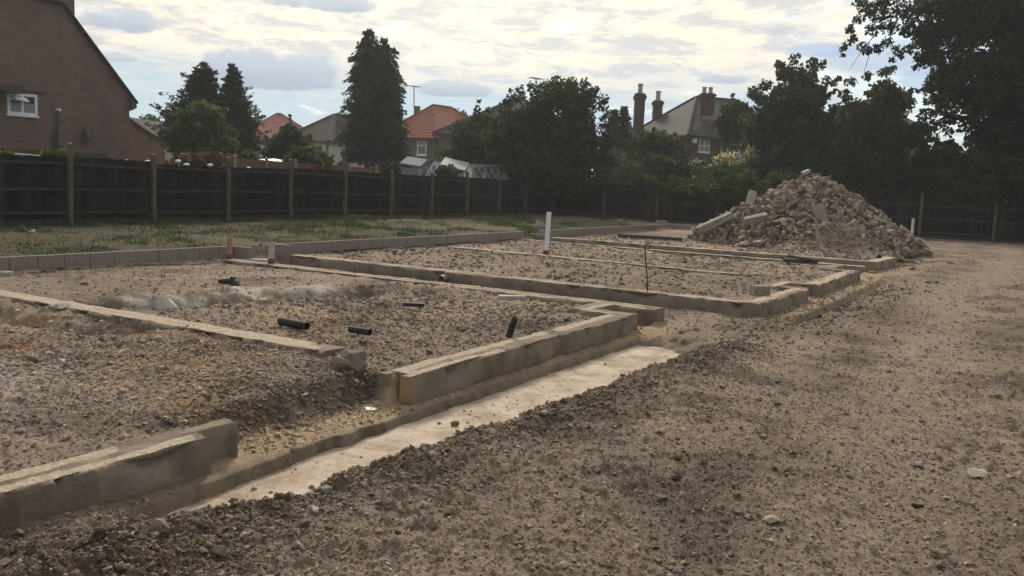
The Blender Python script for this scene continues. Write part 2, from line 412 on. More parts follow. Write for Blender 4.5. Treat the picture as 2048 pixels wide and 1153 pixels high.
    def build(s, name, mat, parent=None, loc=None, smooth=False, bevel=0.0, jit=0.0):
        org = rootloc(parent) if parent is not None else (np.array(loc, float) if loc is not None else np.zeros(3))
        me = bpy.data.meshes.new(name)
        me.from_pydata([tuple(np.array(v) - org) for v in s.v], [], s.f); me.update()
        if bevel or jit:
            bm = bmesh.new(); bm.from_mesh(me)
            if bevel: bmesh.ops.bevel(bm, geom=bm.edges[:], offset=bevel, segments=2, profile=.6, affect='EDGES', clamp_overlap=True)
            if jit:
                for v in bm.verts: v.co += Vector(rng.normal(0, jit, 3))
            bmesh.ops.recalc_face_normals(bm, faces=bm.faces[:]); bm.to_mesh(me); bm.free()
        else:
            bm = bmesh.new(); bm.from_mesh(me); bmesh.ops.recalc_face_normals(bm, faces=bm.faces[:]); bm.to_mesh(me); bm.free()
        if smooth:
            for p in me.polygons: p.use_smooth = True
        return link(name, me, mat, parent, loc if parent is None else None)

# ------------------------------------------------------------------ materials
MATS = {}
def material(name):
    m = bpy.data.materials.new(name); m.use_nodes = True; t = NT(m.node_tree)
    MATS[name] = m
    out = t.new('ShaderNodeOutputMaterial')
    return m, t, out
def finish(t, out, col, rough=.9, bump=None, bstr=.3, bdist=.01, spec=.25, metal=0.0, **kw):
    ins = {'Base Color': col, 'Roughness': rough, 'Metallic': metal, 'Specular IOR Level': spec}
    ins.update(kw)
    b = t.new('ShaderNodeBsdfPrincipled', ins)
    if bump is not None:
        bn = t.new('ShaderNodeBump', {'Height': bump, 'Strength': bstr, 'Distance': bdist})
        t.nt.links.new(bn.outputs[0], b.inputs['Normal'])
    t.nt.links.new(b.outputs[0], out.inputs[0])
    return b
def simple(name, c1, c2, scale=6, rough=.85, bstr=.3, bdist=.01, spec=.25, coords='Object', detail=5, metal=0.0, lo=.35, hi=.65, island=0.0, objrand=0.0, **kw):
    m, t, out = material(name)
    co = t.new('ShaderNodeTexCoord').outputs[coords]
    n = t.noise(co, scale, detail, .6); n2 = t.noise(co, scale * 7, 3, .6)
    col = t.mix(t.ss(lo, hi, t.m('ADD', t.m('MULTIPLY', n, .7), t.m('MULTIPLY', n2, .3))), c1, c2)
    if island:
        k = t.m('MULTIPLY_ADD', t.m('SUBTRACT', t.new('ShaderNodeNewGeometry').outputs['Random Per Island'], .5), 2 * island, 1.0)
        if objrand: k = t.m('MULTIPLY', k, t.m('MULTIPLY_ADD', t.m('SUBTRACT', t.new('ShaderNodeObjectInfo').outputs['Random'], .5), 2 * objrand, 1.0))
        col = t.mix(1.0, col, t.new('ShaderNodeCombineColor', {0: k, 1: k, 2: k}).outputs[0], 'MULTIPLY')
    finish(t, out, col, rough, t.m('ADD', n, t.m('MULTIPLY', n2, .5)), bstr, bdist, spec, metal, **kw)
    return m
def attr_mat(name, rough=.95, scale=30, var=.35, bstr=.4, bdist=.01, spec=.15, randobj=False):
    m, t, out = material(name)
    a = t.new('ShaderNodeAttribute', attribute_name='Col').outputs['Color']
    co = t.new('ShaderNodeTexCoord').outputs['Object']
    n = t.noise(co, scale, 5, .65)
    k = t.m('MULTIPLY_ADD', t.m('SUBTRACT', n, .5), var * 2, 1.0)
    cc = t.new('ShaderNodeCombineColor', {0: k, 1: k, 2: k}).outputs[0]
    finish(t, out, t.mix(1.0, a, cc, 'MULTIPLY'), rough, n, bstr, bdist, spec)
    return m
def ground_mat():
    m, t, out = material('soil')
    a = t.new('ShaderNodeAttribute', attribute_name='Col').outputs['Color']
    co = t.new('ShaderNodeTexCoord').outputs['Object']
    n = t.noise(co, 9, 6, .7); n2 = t.noise(co, 45, 5, .7); n3 = t.noise(co, 150, 3, .7)
    v = t.new('ShaderNodeTexVoronoi', {'Scale': 28.0, 'Vector': co}); v.feature = 'F1'
    cell = t.new('ShaderNodeSeparateColor', {0: v.outputs['Color']}).outputs[0]
    peb = t.m('MULTIPLY', t.ss(.34, .18, v.outputs['Distance']), t.ss(.70, .80, cell))
    k = t.m('ADD', t.m('MULTIPLY', n, .9), t.m('ADD', t.m('MULTIPLY', n2, .8), t.m('MULTIPLY', n3, .5)))
    k = t.m('MULTIPLY_ADD', t.m('SUBTRACT', k, 1.1), 1.15, 1.0)
    k = t.m('MAXIMUM', k, .3)
    cc = t.new('ShaderNodeCombineColor', {0: k, 1: k, 2: k}).outputs[0]
    col = t.mix(1.0, a, cc, 'MULTIPLY')
    col = t.mix(t.m('MULTIPLY', peb, .55), col, t.mix(cell, (.33, .25, .17), (.42, .38, .33)))
    h = t.m('ADD', t.m('MULTIPLY', n2, 1.0), t.m('ADD', t.m('MULTIPLY', n3, .5), t.m('MULTIPLY', peb, .5)))
    finish(t, out, col, .97, h, .8, .025, .12)
    return m
def brick_mat(name, c1, c2, mort, scale=1.0, bw=.225, bh=.075, axis='XZ', stain=(.05, .045, .04)):
    m, t, out = material(name)
    geo = t.new('ShaderNodeUVMap').outputs[0]
    b = t.new('ShaderNodeTexBrick', {'Vector': geo, 'Color1': c1, 'Color2': c2, 'Mortar': mort, 'Scale': scale, 'Mortar Size': .008,
                                     'Brick Width': bw, 'Row Height': bh, 'Bias': -.1, 'Mortar Smooth': .3})
    co = t.new('ShaderNodeTexCoord').outputs['Object']
    n = t.noise(co, 1.2, 5, .65); n2 = t.noise(co, 9, 3, .6)
    col = t.mix(t.m('MULTIPLY', t.ss(.45, .75, n), .45), b.outputs[0], stain)
    col = t.mix(t.m('MULTIPLY', t.ss(.5, .8, n2), .3), col, (c1[0] * 1.6, c1[1] * 1.5, c1[2] * 1.4))
    finish(t, out, col, .9, b.outputs['Fac'], .4, -.006, .2)
    return m
def tile_mat(name, c1, c2, bw, bh, stain, mort):
    m, t, out = material(name)
    uv = t.new('ShaderNodeUVMap').outputs[0]
    b = t.new('ShaderNodeTexBrick', {'Vector': uv, 'Color1': c1, 'Color2': c2, 'Mortar': mort, 'Scale': 1.0, 'Mortar Size': .035,
                                     'Brick Width': bw, 'Row Height': bh, 'Mortar Smooth': .35})
    co = t.new('ShaderNodeTexCoord').outputs['Object']
    n = t.noise(co, 1.1, 5, .65)
    col = t.mix(t.m('MULTIPLY', t.ss(.48, .7, n), .5), b.outputs[0], stain)
    finish(t, out, col, .85, b.outputs['Fac'], .6, -.03, .2)
    return m
def leaf_mat(name, trans=.35):
    m, t, out = material(name)
    a = t.new('ShaderNodeAttribute', attribute_name='Col').outputs['Color']
    b = t.new('ShaderNodeBsdfPrincipled', {'Base Color': a, 'Roughness': .6, 'Specular IOR Level': .3})
    tr = t.new('ShaderNodeBsdfTranslucent', {'Color': t.mix(1.0, a, (1.25, 1.35, .7), 'MULTIPLY')})
    mx = t.new('ShaderNodeMixShader', {0: trans, 1: b.outputs[0], 2: tr.outputs[0]})
    t.nt.links.new(mx.outputs[0], out.inputs[0])
    return m
def block_mat(name, c1, c2, joint, bw=.45, bh=.225, moss=(.10, .085, .055), mossf=.5, mortar=False):
    """lightweight concrete block: UV in metres, one course high"""
    m, t, out = material(name)
    uv = t.new('ShaderNodeUVMap').outputs[0]
    b = t.new('ShaderNodeTexBrick', {'Vector': uv, 'Color1': c1, 'Color2': c2, 'Mortar': joint, 'Scale': 1.0, 'Mortar Size': .011,
                                     'Brick Width': bw, 'Row Height': bh, 'Mortar Smooth': .3}); b.offset = .0
    co = t.new('ShaderNodeTexCoord').outputs['Object']
    n = t.noise(co, 3.0, 6, .65); n2 = t.noise(co, 24, 4, .7); n3 = t.noise(co, 110, 3, .7)
    col = t.mix(t.m('MULTIPLY', t.ss(.46, .68, n), mossf), b.outputs[0], moss)
    k = t.m('MULTIPLY_ADD', t.m('SUBTRACT', t.m('ADD', t.m('MULTIPLY', n2, .6), t.m('MULTIPLY', n3, .5)), .55), 1.0, 1.0)
    col = t.mix(1.0, col, t.new('ShaderNodeCombineColor', {0: k, 1: k, 2: k}).outputs[0], 'MULTIPLY')
    if mortar:
        mk = t.new('ShaderNodeAttribute', attribute_name='Mortar').outputs['Fac']; n4 = t.noise(co, 13, 6, .7)
        mk = t.ss(.36, .60, t.m('ADD', t.m('MULTIPLY', mk, .9), t.m('MULTIPLY', t.m('SUBTRACT', n4, .5), 1.3)))
        col = t.mix(t.m('MULTIPLY', mk, .92), col, t.mix(t.ss(.3, .7, n2), (.38, .320, .240), (.58, .495, .380)))
    finish(t, out, col, .95, t.m('ADD', t.m('MULTIPLY', n2, 1.6), t.m('MULTIPLY', n3, .8)), .9, .02, .12)
    return m

M_SOIL = ground_mat()
M_STONE = attr_mat('stone', scale=40, bstr=.3)
M_RUBBLE = attr_mat('rubble', scale=9, var=.4, bstr=.5, bdist=.02)
M_BLOCK = block_mat('foundation_block', (.305, .250, .200), (.215, .172, .136), (.30, .232, .155), moss=(.140, .106, .076), mossf=.75, mortar=True)
M_COURSE = block_mat('course_block', (.310, .262, .232), (.275, .232, .205), (.10, .085, .07), mossf=.15)
M_MORTAR = simple('mortar', (.500, .395, .265), (.300, .235, .165), 9, .95, .5, .01, .1)
M_STRIP = simple('cast_concrete', (.500, .430, .345), (.265, .208, .152), 2.4, .92, .35, .01, .15, detail=7)
M_CONC = simple('concrete', (.30, .27, .235), (.20, .175, .15), 5, .93, .5, .015, .15)
M_CONCP = simple('pale_concrete', (.46, .43, .40), (.34, .31, .28), 6, .93, .5, .015, .15)
M_FENCE = simple('creosoted_board', (.008, .0075, .0072), (.021, .0185, .0165), 3, .85, .4, .01, .15, island=.6, objrand=.35)
M_RAIL = simple('weathered_rail', (.036, .032, .029), (.060, .053, .046), 5, .9, .4, .01, .15)
M_POST = simple('fence_post_timber', (.085, .070, .055), (.140, .118, .092), 4, .9, .5, .01, .15)
M_WHITE = simple('white_plastic', (.78, .78, .77), (.66, .66, .65), 5, .45, .1, .004, .4)
M_BLACKP = simple('black_plastic', (.014, .015, .016), (.034, .034, .034), 12, .62, .3, .004, .25)
M_CLAY = simple('clay_pipe', (.22, .085, .055), (.14, .060, .045), 10, .7, .3, .004, .3)
M_TAN = simple('tan_plastic', (.36, .22, .13), (.28, .17, .10), 10, .6, .2, .004, .3)
M_WOOD = simple('sawn_timber', (.30, .235, .160), (.22, .165, .110), 10, .8, .3, .006, .2)
M_DARKW = simple('dark_timber', (.050, .045, .040), (.085, .075, .063), 8, .85, .4, .008, .2)
M_REDW = simple('red_brown_timber', (.12, .065, .045), (.18, .10, .07), 8, .85, .4, .008, .2)
M_BARK = simple('bark', (.060, .048, .038), (.100, .083, .066), 8, .95, .8, .03, .1)
M_GLASS = simple('window_glass', (.030, .036, .042), (.060, .070, .078), 2, .06, 0.0, .001, .6)
M_CURT = simple('net_curtain', (.30, .31, .33), (.18, .19, .21), 14, .8, .2, .004, .2)
M_PAINT = simple('white_paint', (.78, .78, .78), (.70, .70, .70), 5, .5, .05, .002, .35)
M_GREYP = simple('grey_metal', (.20, .21, .22), (.27, .28, .29), 5, .5, .1, .002, .4)
M_BRICKA = brick_mat('dark_red_brick', (.205, .120, .094), (.125, .086, .074), (.165, .140, .120))
M_BRICKB = brick_mat('orange_brick', (.190, .085, .050), (.150, .070, .045), (.19, .15, .12))
M_BRICKV = brick_mat('old_brick', (.125, .058, .042), (.085, .045, .036), (.11, .09, .075))
M_PEBB = simple('pebbledash', (.155, .120, .100), (.115, .092, .080), 30, .95, .5, .01, .1)
M_REND = simple('white_render', (.62, .60, .56), (.50, .48, .45), 3, .9, .2, .01, .15)
M_RTILE = tile_mat('red_tile', (.37, .130, .075), (.30, .105, .062), .30, .32, (.17, .065, .045), (.085, .034, .024))
M_PTILE = tile_mat('pink_tile', (.40, .155, .115), (.34, .13, .10), .30, .32, (.24, .10, .08), (.10, .045, .038))
M_DTILE = tile_mat('brown_tile', (.054, .038, .032), (.040, .030, .027), .30, .32, (.040, .034, .030), (.022, .018, .016))
M_SLATE = tile_mat('slate', (.046, .042, .040), (.030, .029, .030), .26, .22, (.075, .066, .050), (.026, .026, .028))
M_LEAF = leaf_mat('leaf')
M_NEEDLE = leaf_mat('needle', .18)
M_GRASS = leaf_mat('grass_blade', .3)
M_FLOWER = leaf_mat('flower', .3)
M_POLY = simple('polycarbonate', (.36, .38, .39), (.27, .29, .30), 2, .85, .1, .004, .08)
def clear_glass():
    m, t, out = material('greenhouse_glass')
    g = t.new('ShaderNodeBsdfGlossy', {'Color': (.8, .85, .87, 1), 'Roughness': .08}); d = t.new('ShaderNodeBsdfDiffuse', {'Color': (.30, .34, .34, 1)})
    tr = t.new('ShaderNodeBsdfTransparent', {'Color': (.8, .85, .84, 1)})
    a = t.new('ShaderNodeMixShader', {0: .35, 1: g.outputs[0], 2: d.outputs[0]})
    b = t.new('ShaderNodeMixShader', {0: .55, 1: a.outputs[0], 2: tr.outputs[0]})
    t.nt.links.new(b.outputs[0], out.inputs[0]); return m
M_CLEAR = clear_glass()

# ------------------------------------------------------------------ ground sheet (finer where it is nearer)
def build_ground():
    va = math.atan2(UD[1], UD[0])
    fine = np.concatenate([np.arange(-54, -31, .2), np.arange(-31, 31, .10), np.arange(31, 54, .2)]); coarse = np.arange(54, 306, 3.5)
    az_ = va - np.radians(np.concatenate([fine, coarse]))
    r = np.concatenate([np.geomspace(.25, 2.2, 14)[:-1], np.geomspace(2.2, 60, 1150), np.geomspace(60, 1500, 24)[1:]])
    A, RR = np.meshgrid(az_, r, indexing='xy')
    x = (RR * np.cos(A)).ravel(); y = (RR * np.sin(A)).ravel()
    z = relief(x, y, terrain(x, y))
    z = np.where(np.hypot(x, y) > 62, 0.0, z)
    nr, na = RR.shape
    i = np.arange(nr - 1)[:, None] * na + np.arange(na)[None, :]
    j = np.arange(nr - 1)[:, None] * na + (np.arange(na)[None, :] + 1) % na
    F = np.stack([i, i + na, j + na, j], -1).reshape(-1, 4)[:, ::1]
    F = np.concatenate([F[:, ::-1]])
    c = (len(x)); V = np.stack([x, y, z], 1)
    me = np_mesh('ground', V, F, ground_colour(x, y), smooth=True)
    # close the small hole under the camera
    bm = bmesh.new(); bm.from_mesh(me); bm.verts.ensure_lookup_table()
    bm.faces.new([bm.verts[k] for k in range(na)]); bmesh.ops.recalc_face_normals(bm, faces=bm.faces[-1:]) ; bm.to_mesh(me); bm.free()
    o = link('ground', me, M_SOIL)
    return tag(o, 'trampled brown earth of the building plot with scattered stones', 'ground', kind='structure')
build_ground()
def gz(x, y): return float(terrain(np.array([x]), np.array([y]))[0])

# ------------------------------------------------------------------ scattered stones
def ico(sub):
    bm = bmesh.new(); bmesh.ops.create_icosphere(bm, subdivisions=sub, radius=1.0)
    V = np.array([v.co[:] for v in bm.verts]); F = np.array([[v.index for v in f.verts] for f in bm.faces]); bm.free(); return V, F
def rotmats(n):
    q = rng.normal(size=(n, 4)); q /= np.linalg.norm(q, axis=1)[:, None]; a, b, c, d = q.T
    return np.stack([np.stack([1 - 2 * (c * c + d * d), 2 * (b * c - a * d), 2 * (b * d + a * c)], -1),
                     np.stack([2 * (b * c + a * d), 1 - 2 * (b * b + d * d), 2 * (c * d - a * b)], -1),
                     np.stack([2 * (b * d - a * c), 2 * (c * d + a * b), 1 - 2 * (b * b + c * c)], -1)], 1)
def hull_rock(n=16, sc=(1, .8, .6), pw=.75):
    bm = bmesh.new()
    for _ in range(n):
        p = rng.normal(size=3); p /= np.linalg.norm(p); p = np.sign(p) * np.abs(p) ** pw
        bm.verts.new(p * np.array(sc) * rng.uniform(.82, 1.1))
    r_ = bmesh.ops.convex_hull(bm, input=bm.verts[:])
    bmesh.ops.delete(bm, geom=[g for g in r_['geom_interior'] if isinstance(g, bmesh.types.BMVert)], context='VERTS')
    bmesh.ops.triangulate(bm, faces=bm.faces[:]); bm.verts.index_update()
    V = np.array([v.co[:] for v in bm.verts]); F = np.array([[v.index for v in f.verts] for f in bm.faces]); bm.free()
    return V, F
def merge(protos, pos, size, flat, col):
    """copies of small prototype stones welded into arrays; flat squashes in z after rotation"""
    n = len(pos); k = rng.integers(0, len(protos), n); Vs, Fs, Cs = [], [], []; base = 0
    for j, (pv, pf) in enumerate(protos):
        m = np.where(k == j)[0]
        if not len(m): continue
        Rm = rotmats(len(m)); v = np.einsum('nij,vj->nvi', Rm, pv); v[:, :, 2] *= flat
        v = v * size[m][:, None, None] + pos[m][:, None, :]
        nv = pv.shape[0]
        Vs.append(v.reshape(-1, 3)); Fs.append((pf[None] + (np.arange(len(m)) * nv)[:, None, None] + base).reshape(-1, 3))
        Cs.append(np.repeat(col[m], nv, axis=0)); base += len(m) * nv
    return np.concatenate(Vs), np.concatenate(Fs), np.concatenate(Cs)
SMALL = [hull_rock(8, (1, .8, .65), .7) for _ in range(12)]
MID = [hull_rock(12, (1, .8, .6), .6) for _ in range(16)]
def sector(n, r0, r1, power=0.0, half=48):
    n = int(n * 1.4)
    """random points on the ground in the sector in view"""
    va = math.atan2(UD[1], UD[0]); a = va + np.radians(rng.uniform(-half, half, n))
    u = rng.uniform(0, 1, n)
    r = np.exp(lerp(math.log(r0), math.log(r1), u)) if power == 0 else (r0 ** power + u * (r1 ** power - r0 ** power)) ** (1 / power)
    return r * np.cos(a), r * np.sin(a)
def gravel():
    P_, S_, C_ = [], [], []
    def add(x, y, s, tone):
        keep = ~((np.abs(x + 4.48) < .17) & (y < 4.2)) & ~((np.abs(x + 4.65) < .18) & (y > 5.9) & (y < 10.9))
        strip = (x > -4.38) & (x < berm_x(y) - .02) & (y > 3.3) & (y < 10.6)
        keep &= ~(strip & (rng.uniform(0, 1, len(x)) > .03 + .5 * np.exp(-(berm_x(y) - x) / .07) + .12 * (fbm(x, y, 2.5, 3, 333) > .35)))
        inlawn = (x < XBACK - .05) & (rng.uniform(0, 1, len(x)) > .15); keep &= ~inlawn
        x, y, s = x[keep], y[keep], s[keep]
        z = relief(x, y, terrain(x, y)); z = np.where((x > -4.38) & (x < berm_x(y)) & (y > 3.3) & (y < 10.6), np.maximum(z, -.33), z)
        P_.append(np.stack([x, y, z + s * .22], 1)); S_.append(s)
        g = ground_colour(x, y); n = len(x); u = rng.uniform(0, 1, n)[:, None]
        grey = np.array([.30, .27, .235]); pale = np.array([.42, .38, .32]); och = np.array([.36, .24, .13]); dkc = np.array([.15, .115, .085])
        c = np.where(u < .76, g * rng.uniform(.8, 1.25, (n, 1)), np.where(u < .84, (g + dkc) * .5 * rng.uniform(.8, 1.2, (n, 1)), np.where(u < .945, (g + grey) * .5 * rng.uniform(.8, 1.15, (n, 1)), np.where(u < .988, pale * rng.uniform(.75, 1.1, (n, 1)), och * .9))))
        C_.append(np.clip(c * tone, .02, .75))
    x, y = sector(60000, 2.3, 11, 1.0); add(x, y, rng.gamma(3, .0022, len(x)) + .002, 1.05)
    x, y = sector(30000, 2.3, 32, 1.0); add(x, y, rng.gamma(3, .0035, len(x)) + .004, 1.05)
    x, y = sector(9000, 2.3, 36, 1.3)
    cl_ = fbm(x, y, .7, 3, 301) > 0.0; x, y = x[cl_], y[cl_]
    add(x, y, rng.gamma(3, .0045, len(x)) + .006, 1.0)
    V1 = merge(SMALL, np.concatenate(P_), np.concatenate(S_), .75, np.concatenate(C_))
    P_.clear(); S_.clear(); C_.clear()
    # loose clods on the berm, the near earth heap and the bank in the door gap
    n = 9000; y = rng.uniform(2.4, 10.9, n); x = berm_x(y) + np.abs(rng.normal(0, .30, n)) + .05; add(x, y, rng.gamma(1.8, .0042, n) + .003, 1.0)
    n = 4500; x = rng.normal(-3.5, .36, n); y = rng.normal(2.65, .6, n); add(x, y, rng.gamma(1.8, .0042, n) + .003, 1.0)
    n = 1800; x = rng.normal(-4.92, .10, n); y = rng.uniform(3.9, 6.0, n); add(x, y, rng.gamma(2.2, .005, n) + .004, .9)
    x, y = sector(1500, 2.6, 22, 1.0); add(x, y, rng.gamma(2.5, .0055, len(x)) + .008, .9)
    n = 7000; x = rng.normal(-6.6, 1.4, n); y = rng.normal(5.0, 1.0, n); add(x, y, rng.gamma(2.2, .0048, n) + .005, 1.15)
    n = 4500; x = rng.uniform(-9, -5.0, n); y = rng.normal(9.3, 1.4, n); add(x, y, rng.gamma(2.2, .006, n) + .006, .95)
    n = 1200; x = rng.normal(-3.0, .45, n); y = rng.uniform(11, 22, n); add(x, y, rng.gamma(2.2, .007, n) + .008, .9)
    em = PZ(1662, 27.4, 0); n = 900; x = rng.normal(em[0], 1.2, n); y = rng.normal(em[1] - .3, 1.1, n); add(x, y, rng.gamma(3, .013, n) + .01, .95)
    n = 4000; x = rng.uniform(-13.4, -4, n); y = rng.uniform(13.8, 30, n); add(x, y, rng.gamma(3, .008, n) + .01, 1.0)
    V2 = merge(MID, np.concatenate(P_), np.concatenate(S_), .75, np.concatenate(C_))
    V = np.concatenate([V1[0], V2[0]]); F = np.concatenate([V1[1], V2[1] + len(V1[0])]); C = np.concatenate([V1[2], V2[2]])
    o = link('gravel', np_mesh('gravel', V, F, C), M_STONE)
    tag(o, 'loose stones, gravel and clods strewn over the bare earth', 'gravel', kind='stuff')
gravel()

# single stones one can point at
def stone(px, py, wpx, label, col, z=None, flat=.75, cat='stone', name='stone'):
    zz = -.2
    for _ in range(6):
        p = G(px, py, zz); zz = gz(p[0], p[1]) if z is None else z
    s = wpx * depth(p) / FPX / 2
    V, F = hull_rock(20, (1, .85, .75), .85); V = V @ rotmats(1)[0].T; V[:, 2] *= flat; V *= s
    V[:, 2] -= V[:, 2].min() + s * .12
    o = link(name, np_mesh(name, V, F, np.tile(np.array(col), (len(V), 1))), M_STONE, loc=(p[0], p[1], zz))
    return tag(o, label, cat)
stone(909, 853, 20, 'small brown stone lying alone on the pale concrete strip', (.17, .14, .11), -.33)
stone(1893, 905, 26, 'brown clod on the track at right, largest on open ground there', (.15, .12, .09))
stone(1555, 812, 20, 'small dark clod on open track below the far block course', (.14, .11, .085))
stone(1832, 933, 30, 'pale flat stone lying in front of the brown clod at right', (.27, .23, .18), None, .5)
stone(1543, 1045, 38, 'smooth pale flat stone on the near track', (.29, .24, .18), None, .45)
stone(1337, 1010, 20, 'dark lump of earth on the middle of the near track', (.11, .085, .065))
stone(1835, 1016, 26, 'black scrap of debris on the near track at right', (.025, .025, .024), None, .45, 'debris', 'debris')
stone(66, 727, 26, 'dark rounded clod on the gravel infill at far left', (.10, .09, .08))
stone(642, 697, 26, 'brown lump of brick at the near end of the mortar line', (.22, .15, .11))
stone(312, 1075, 56, 'large brown clod on the dark earth heap at lower left', (.20, .16, .12))
stone(262, 1068, 40, 'dark clod behind the large one on the earth heap', (.10, .08, .06))
stone(440, 1120, 44, 'brown lump of earth at the bottom edge left of centre', (.19, .15, .115))
stone(600, 967, 24, 'white flake of stone on the edge of the earth bank', (.55, .53, .50), None, .4)
stone(650, 985, 30, 'grey stone on the crest of the earth bank beside the strip', (.30, .27, .24))
stone(330, 610, 60, 'pale grey lump of concrete at the left end of the ash pit', (.42, .39, .355), None, .6, 'concrete lump', 'concrete_lump')
stone(120, 662, 46, 'flat grey lump of concrete in the pit left of the mortar line', (.38, .35, .31), None, .5, 'concrete lump', 'concrete_lump')
stone(30, 672, 60, 'pale grey lump of concrete in the pit at the left edge', (.40, .37, .33), None, .5, 'concrete lump', 'concrete_lump')
stone(66, 466, 12, 'white stone lying on the rough lawn at left', (.60, .58, .54))

# ------------------------------------------------------------------ foundation walls
def wall_mesh(a, b, z0, z1, wd, res=.05, rough=.006, seed=0, chips=(1, 1), side=1):
    """a block wall between plan points a,b. a-b is the outer face; its thickness lies to the left (side=1) or right (-1)"""
    a, b = np.array(a, float), np.array(b, float); d = b - a; L = np.linalg.norm(d); d /= L; nrm = np.array([-d[1], d[0]]) * side
    nl = max(2, int(L / res)); zt = z1 - z0
    # section: outer bottom, outer top (rounded), inner top, inner bottom
    e = .018
    sec = [(0, z0)] + [(0, z0 + zt * t) for t in (.3, .6, .85)] + [(e * .3, z1 - e * .6), (e, z1)] + [(wd * t, z1) for t in np.linspace(.1, .9, 9 if wd > .2 else 5)] + [(wd - e, z1), (wd - e * .3, z1 - e * .6), (wd, z0 + zt * .6), (wd, z0)]
    sec = np.array(sec); ns = len(sec)
    t = np.linspace(0, L, nl + 1); V = np.zeros((nl + 1, ns, 3)); U = np.zeros((nl + 1, ns, 2))
    sl = np.concatenate([[0], np.cumsum(np.hypot(*np.diff(sec, axis=0).T))])
    for j in range(ns):
        o, z = sec[j]
        w1 = rough * fbm(t + 31 * j, np.full_like(t, seed * 7.1 + j), 4.0, 4, 401 + seed)
        w2 = rough * fbm(t - 17 * j, np.full_like(t, seed * 3.3 + j), 5.0, 4, 431 + seed)
        chip = np.maximum(fbm(t, t * 0 + seed + (j > 7) * 3, 3.5, 4, 451 + seed) - .08, 0) * .10 * (chips[0] * (j in (4, 5)) + chips[1] * (j in (ns - 4, ns - 3)) + .5 * chips[0] * (j == 3))
        V[:, j, 0] = a[0] + d[0] * t + nrm[0] * (o + w1 + chip * (1 if j < 7 else -1)); V[:, j, 1] = a[1] + d[1] * t + nrm[1] * (o + w1 + chip * (1 if j < 7 else -1)); V[:, j, 2] = z + w2 - chip * .8
        U[:, j, 0] = t; U[:, j, 1] = z - z1 + .2 if j < 6 or j > ns - 4 else .05 + .3 * o
    idx = np.arange(nl)[:, None] * ns + np.arange(ns - 1)[None]
    F = np.stack([idx, idx + ns, idx + ns + 1, idx + 1], -1).reshape(-1, 4)
    # end caps as quads pairing the section symmetrically
    caps = []
    for base, flip in ((0, False), (nl * ns, True)):
        for j in range(ns // 2):
            q = [base + j, base + j + 1, base + ns - 2 - j, base + ns - 1 - j]
            if len(set(q)) == 4: caps.append(q if not flip else q[::-1])
    F = np.concatenate([F, np.array(caps)])
    return V.reshape(-1, 3), F, U.reshape(-1, 2)
def wall_part(name, parent, a, b, z0=-.45, z1=0.0, wd=.30, mat=None, side=1, seed=0, res=.05, rough=.006):
    ch_ = {'outer_leaf': (1, 0), 'inner_leaf': (0, .5), 'cavity_fill': (0, 0)}.get(name, (1, 1))
    V, F, U = wall_mesh(a, b, z0, z1, wd, res, rough, seed, ch_, side)
    V = V - rootloc(parent)
    me = np_mesh(name, V, F, None, True, U)
    bm = bmesh.new(); bm.from_mesh(me); bmesh.ops.recalc_face_normals(bm, faces=bm.faces[:]); bm.to_mesh(me); bm.free()
    o = link(name, me, mat or M_BLOCK, parent)
    md = o.modifiers.new('edges', 'EDGE_SPLIT'); md.split_angle = R(50)
    return o
def bed_part(parent, a, b, off, wd, z=0.0, side=1, seed=0, t0=0, t1=1, th=.012, cover=.75):
    """old mortar and sand left on top of a wall: a worn strip, kept as a mask on the wall's own vertices"""
    a, b = np.array(a, float), np.array(b, float); L = np.linalg.norm(b - a); d = (b - a) / L; nrm = np.array([-d[1], d[0]]) * side; org = rootloc(parent)
    for o in parent.children:
        me = o.data; n = len(me.vertices); V = np.zeros(n * 3, np.float32); me.vertices.foreach_get('co', V); V = V.reshape(-1, 3) + org
        at = me.attributes.get('Mortar') or me.attributes.new('Mortar', 'FLOAT', 'POINT')
        old = np.zeros(n, np.float32); at.data.foreach_get('value', old)
        s_ = (V[:, :2] - a) @ d; q = (V[:, :2] - a) @ nrm; q = q + .035 * fbm(s_, s_ * 0 + seed * 2.7, 1.3, 4, 541 + seed)
        m_ = sst(wd * .95, wd * .45, np.abs(q - off)) * sst(-.05, .05, s_) * sst(L + .05, L - .05, s_) * sst(-.03, -.012, V[:, 2] - z)
        m_ = m_ * sst(-cover - .25, -cover + .15, fbm(s_, s_ * 0 + seed, 1.6, 4, 521 + seed))
        at.data.foreach_set('value', np.maximum(old, m_).astype(np.float32))

# near pair of houses
t = thing('foundation_wall', 'near left front foundation wall with its stepped broken end, beside dark earth', 'foundation wall', (-4.4, 2.0, -.3))
wall_part('wall', t, (-4.36, -1.5), (-4.35, 3.76), wd=.31, seed=1, res=.03, rough=.008)
wall_part('inner_leaf', t, (-4.51, 3.70), (-4.51, 4.12), wd=.15, z1=-.003, seed=2, res=.03, rough=.006)
bed_part(t, (-4.36, -1.5), (-4.35, 3.7), .24, .08, 0, seed=3, cover=.35)
bed_part(t, (-4.36, -1.5), (-4.35, 3.7), .07, .08, 0, seed=4, cover=.1)
t = thing('foundation_wall', 'long front foundation wall beside the pale concrete strip, running to the porch recess and side wall', 'foundation wall', (-4.6, 8.4, -.3))
wall_part('wall', t, (-4.47, 6.05), (-4.53, 10.72), wd=.335, seed=5, res=.03, rough=.009)
wall_part('outer_leaf', t, (-4.472, 5.98), (-4.473, 6.12), wd=.115, z1=-.004, seed=75, res=.03, rough=.003)
wall_part('inner_leaf', t, (-4.685, 5.93), (-4.687, 6.12), wd=.115, z1=-.004, seed=55, res=.03, rough=.003)
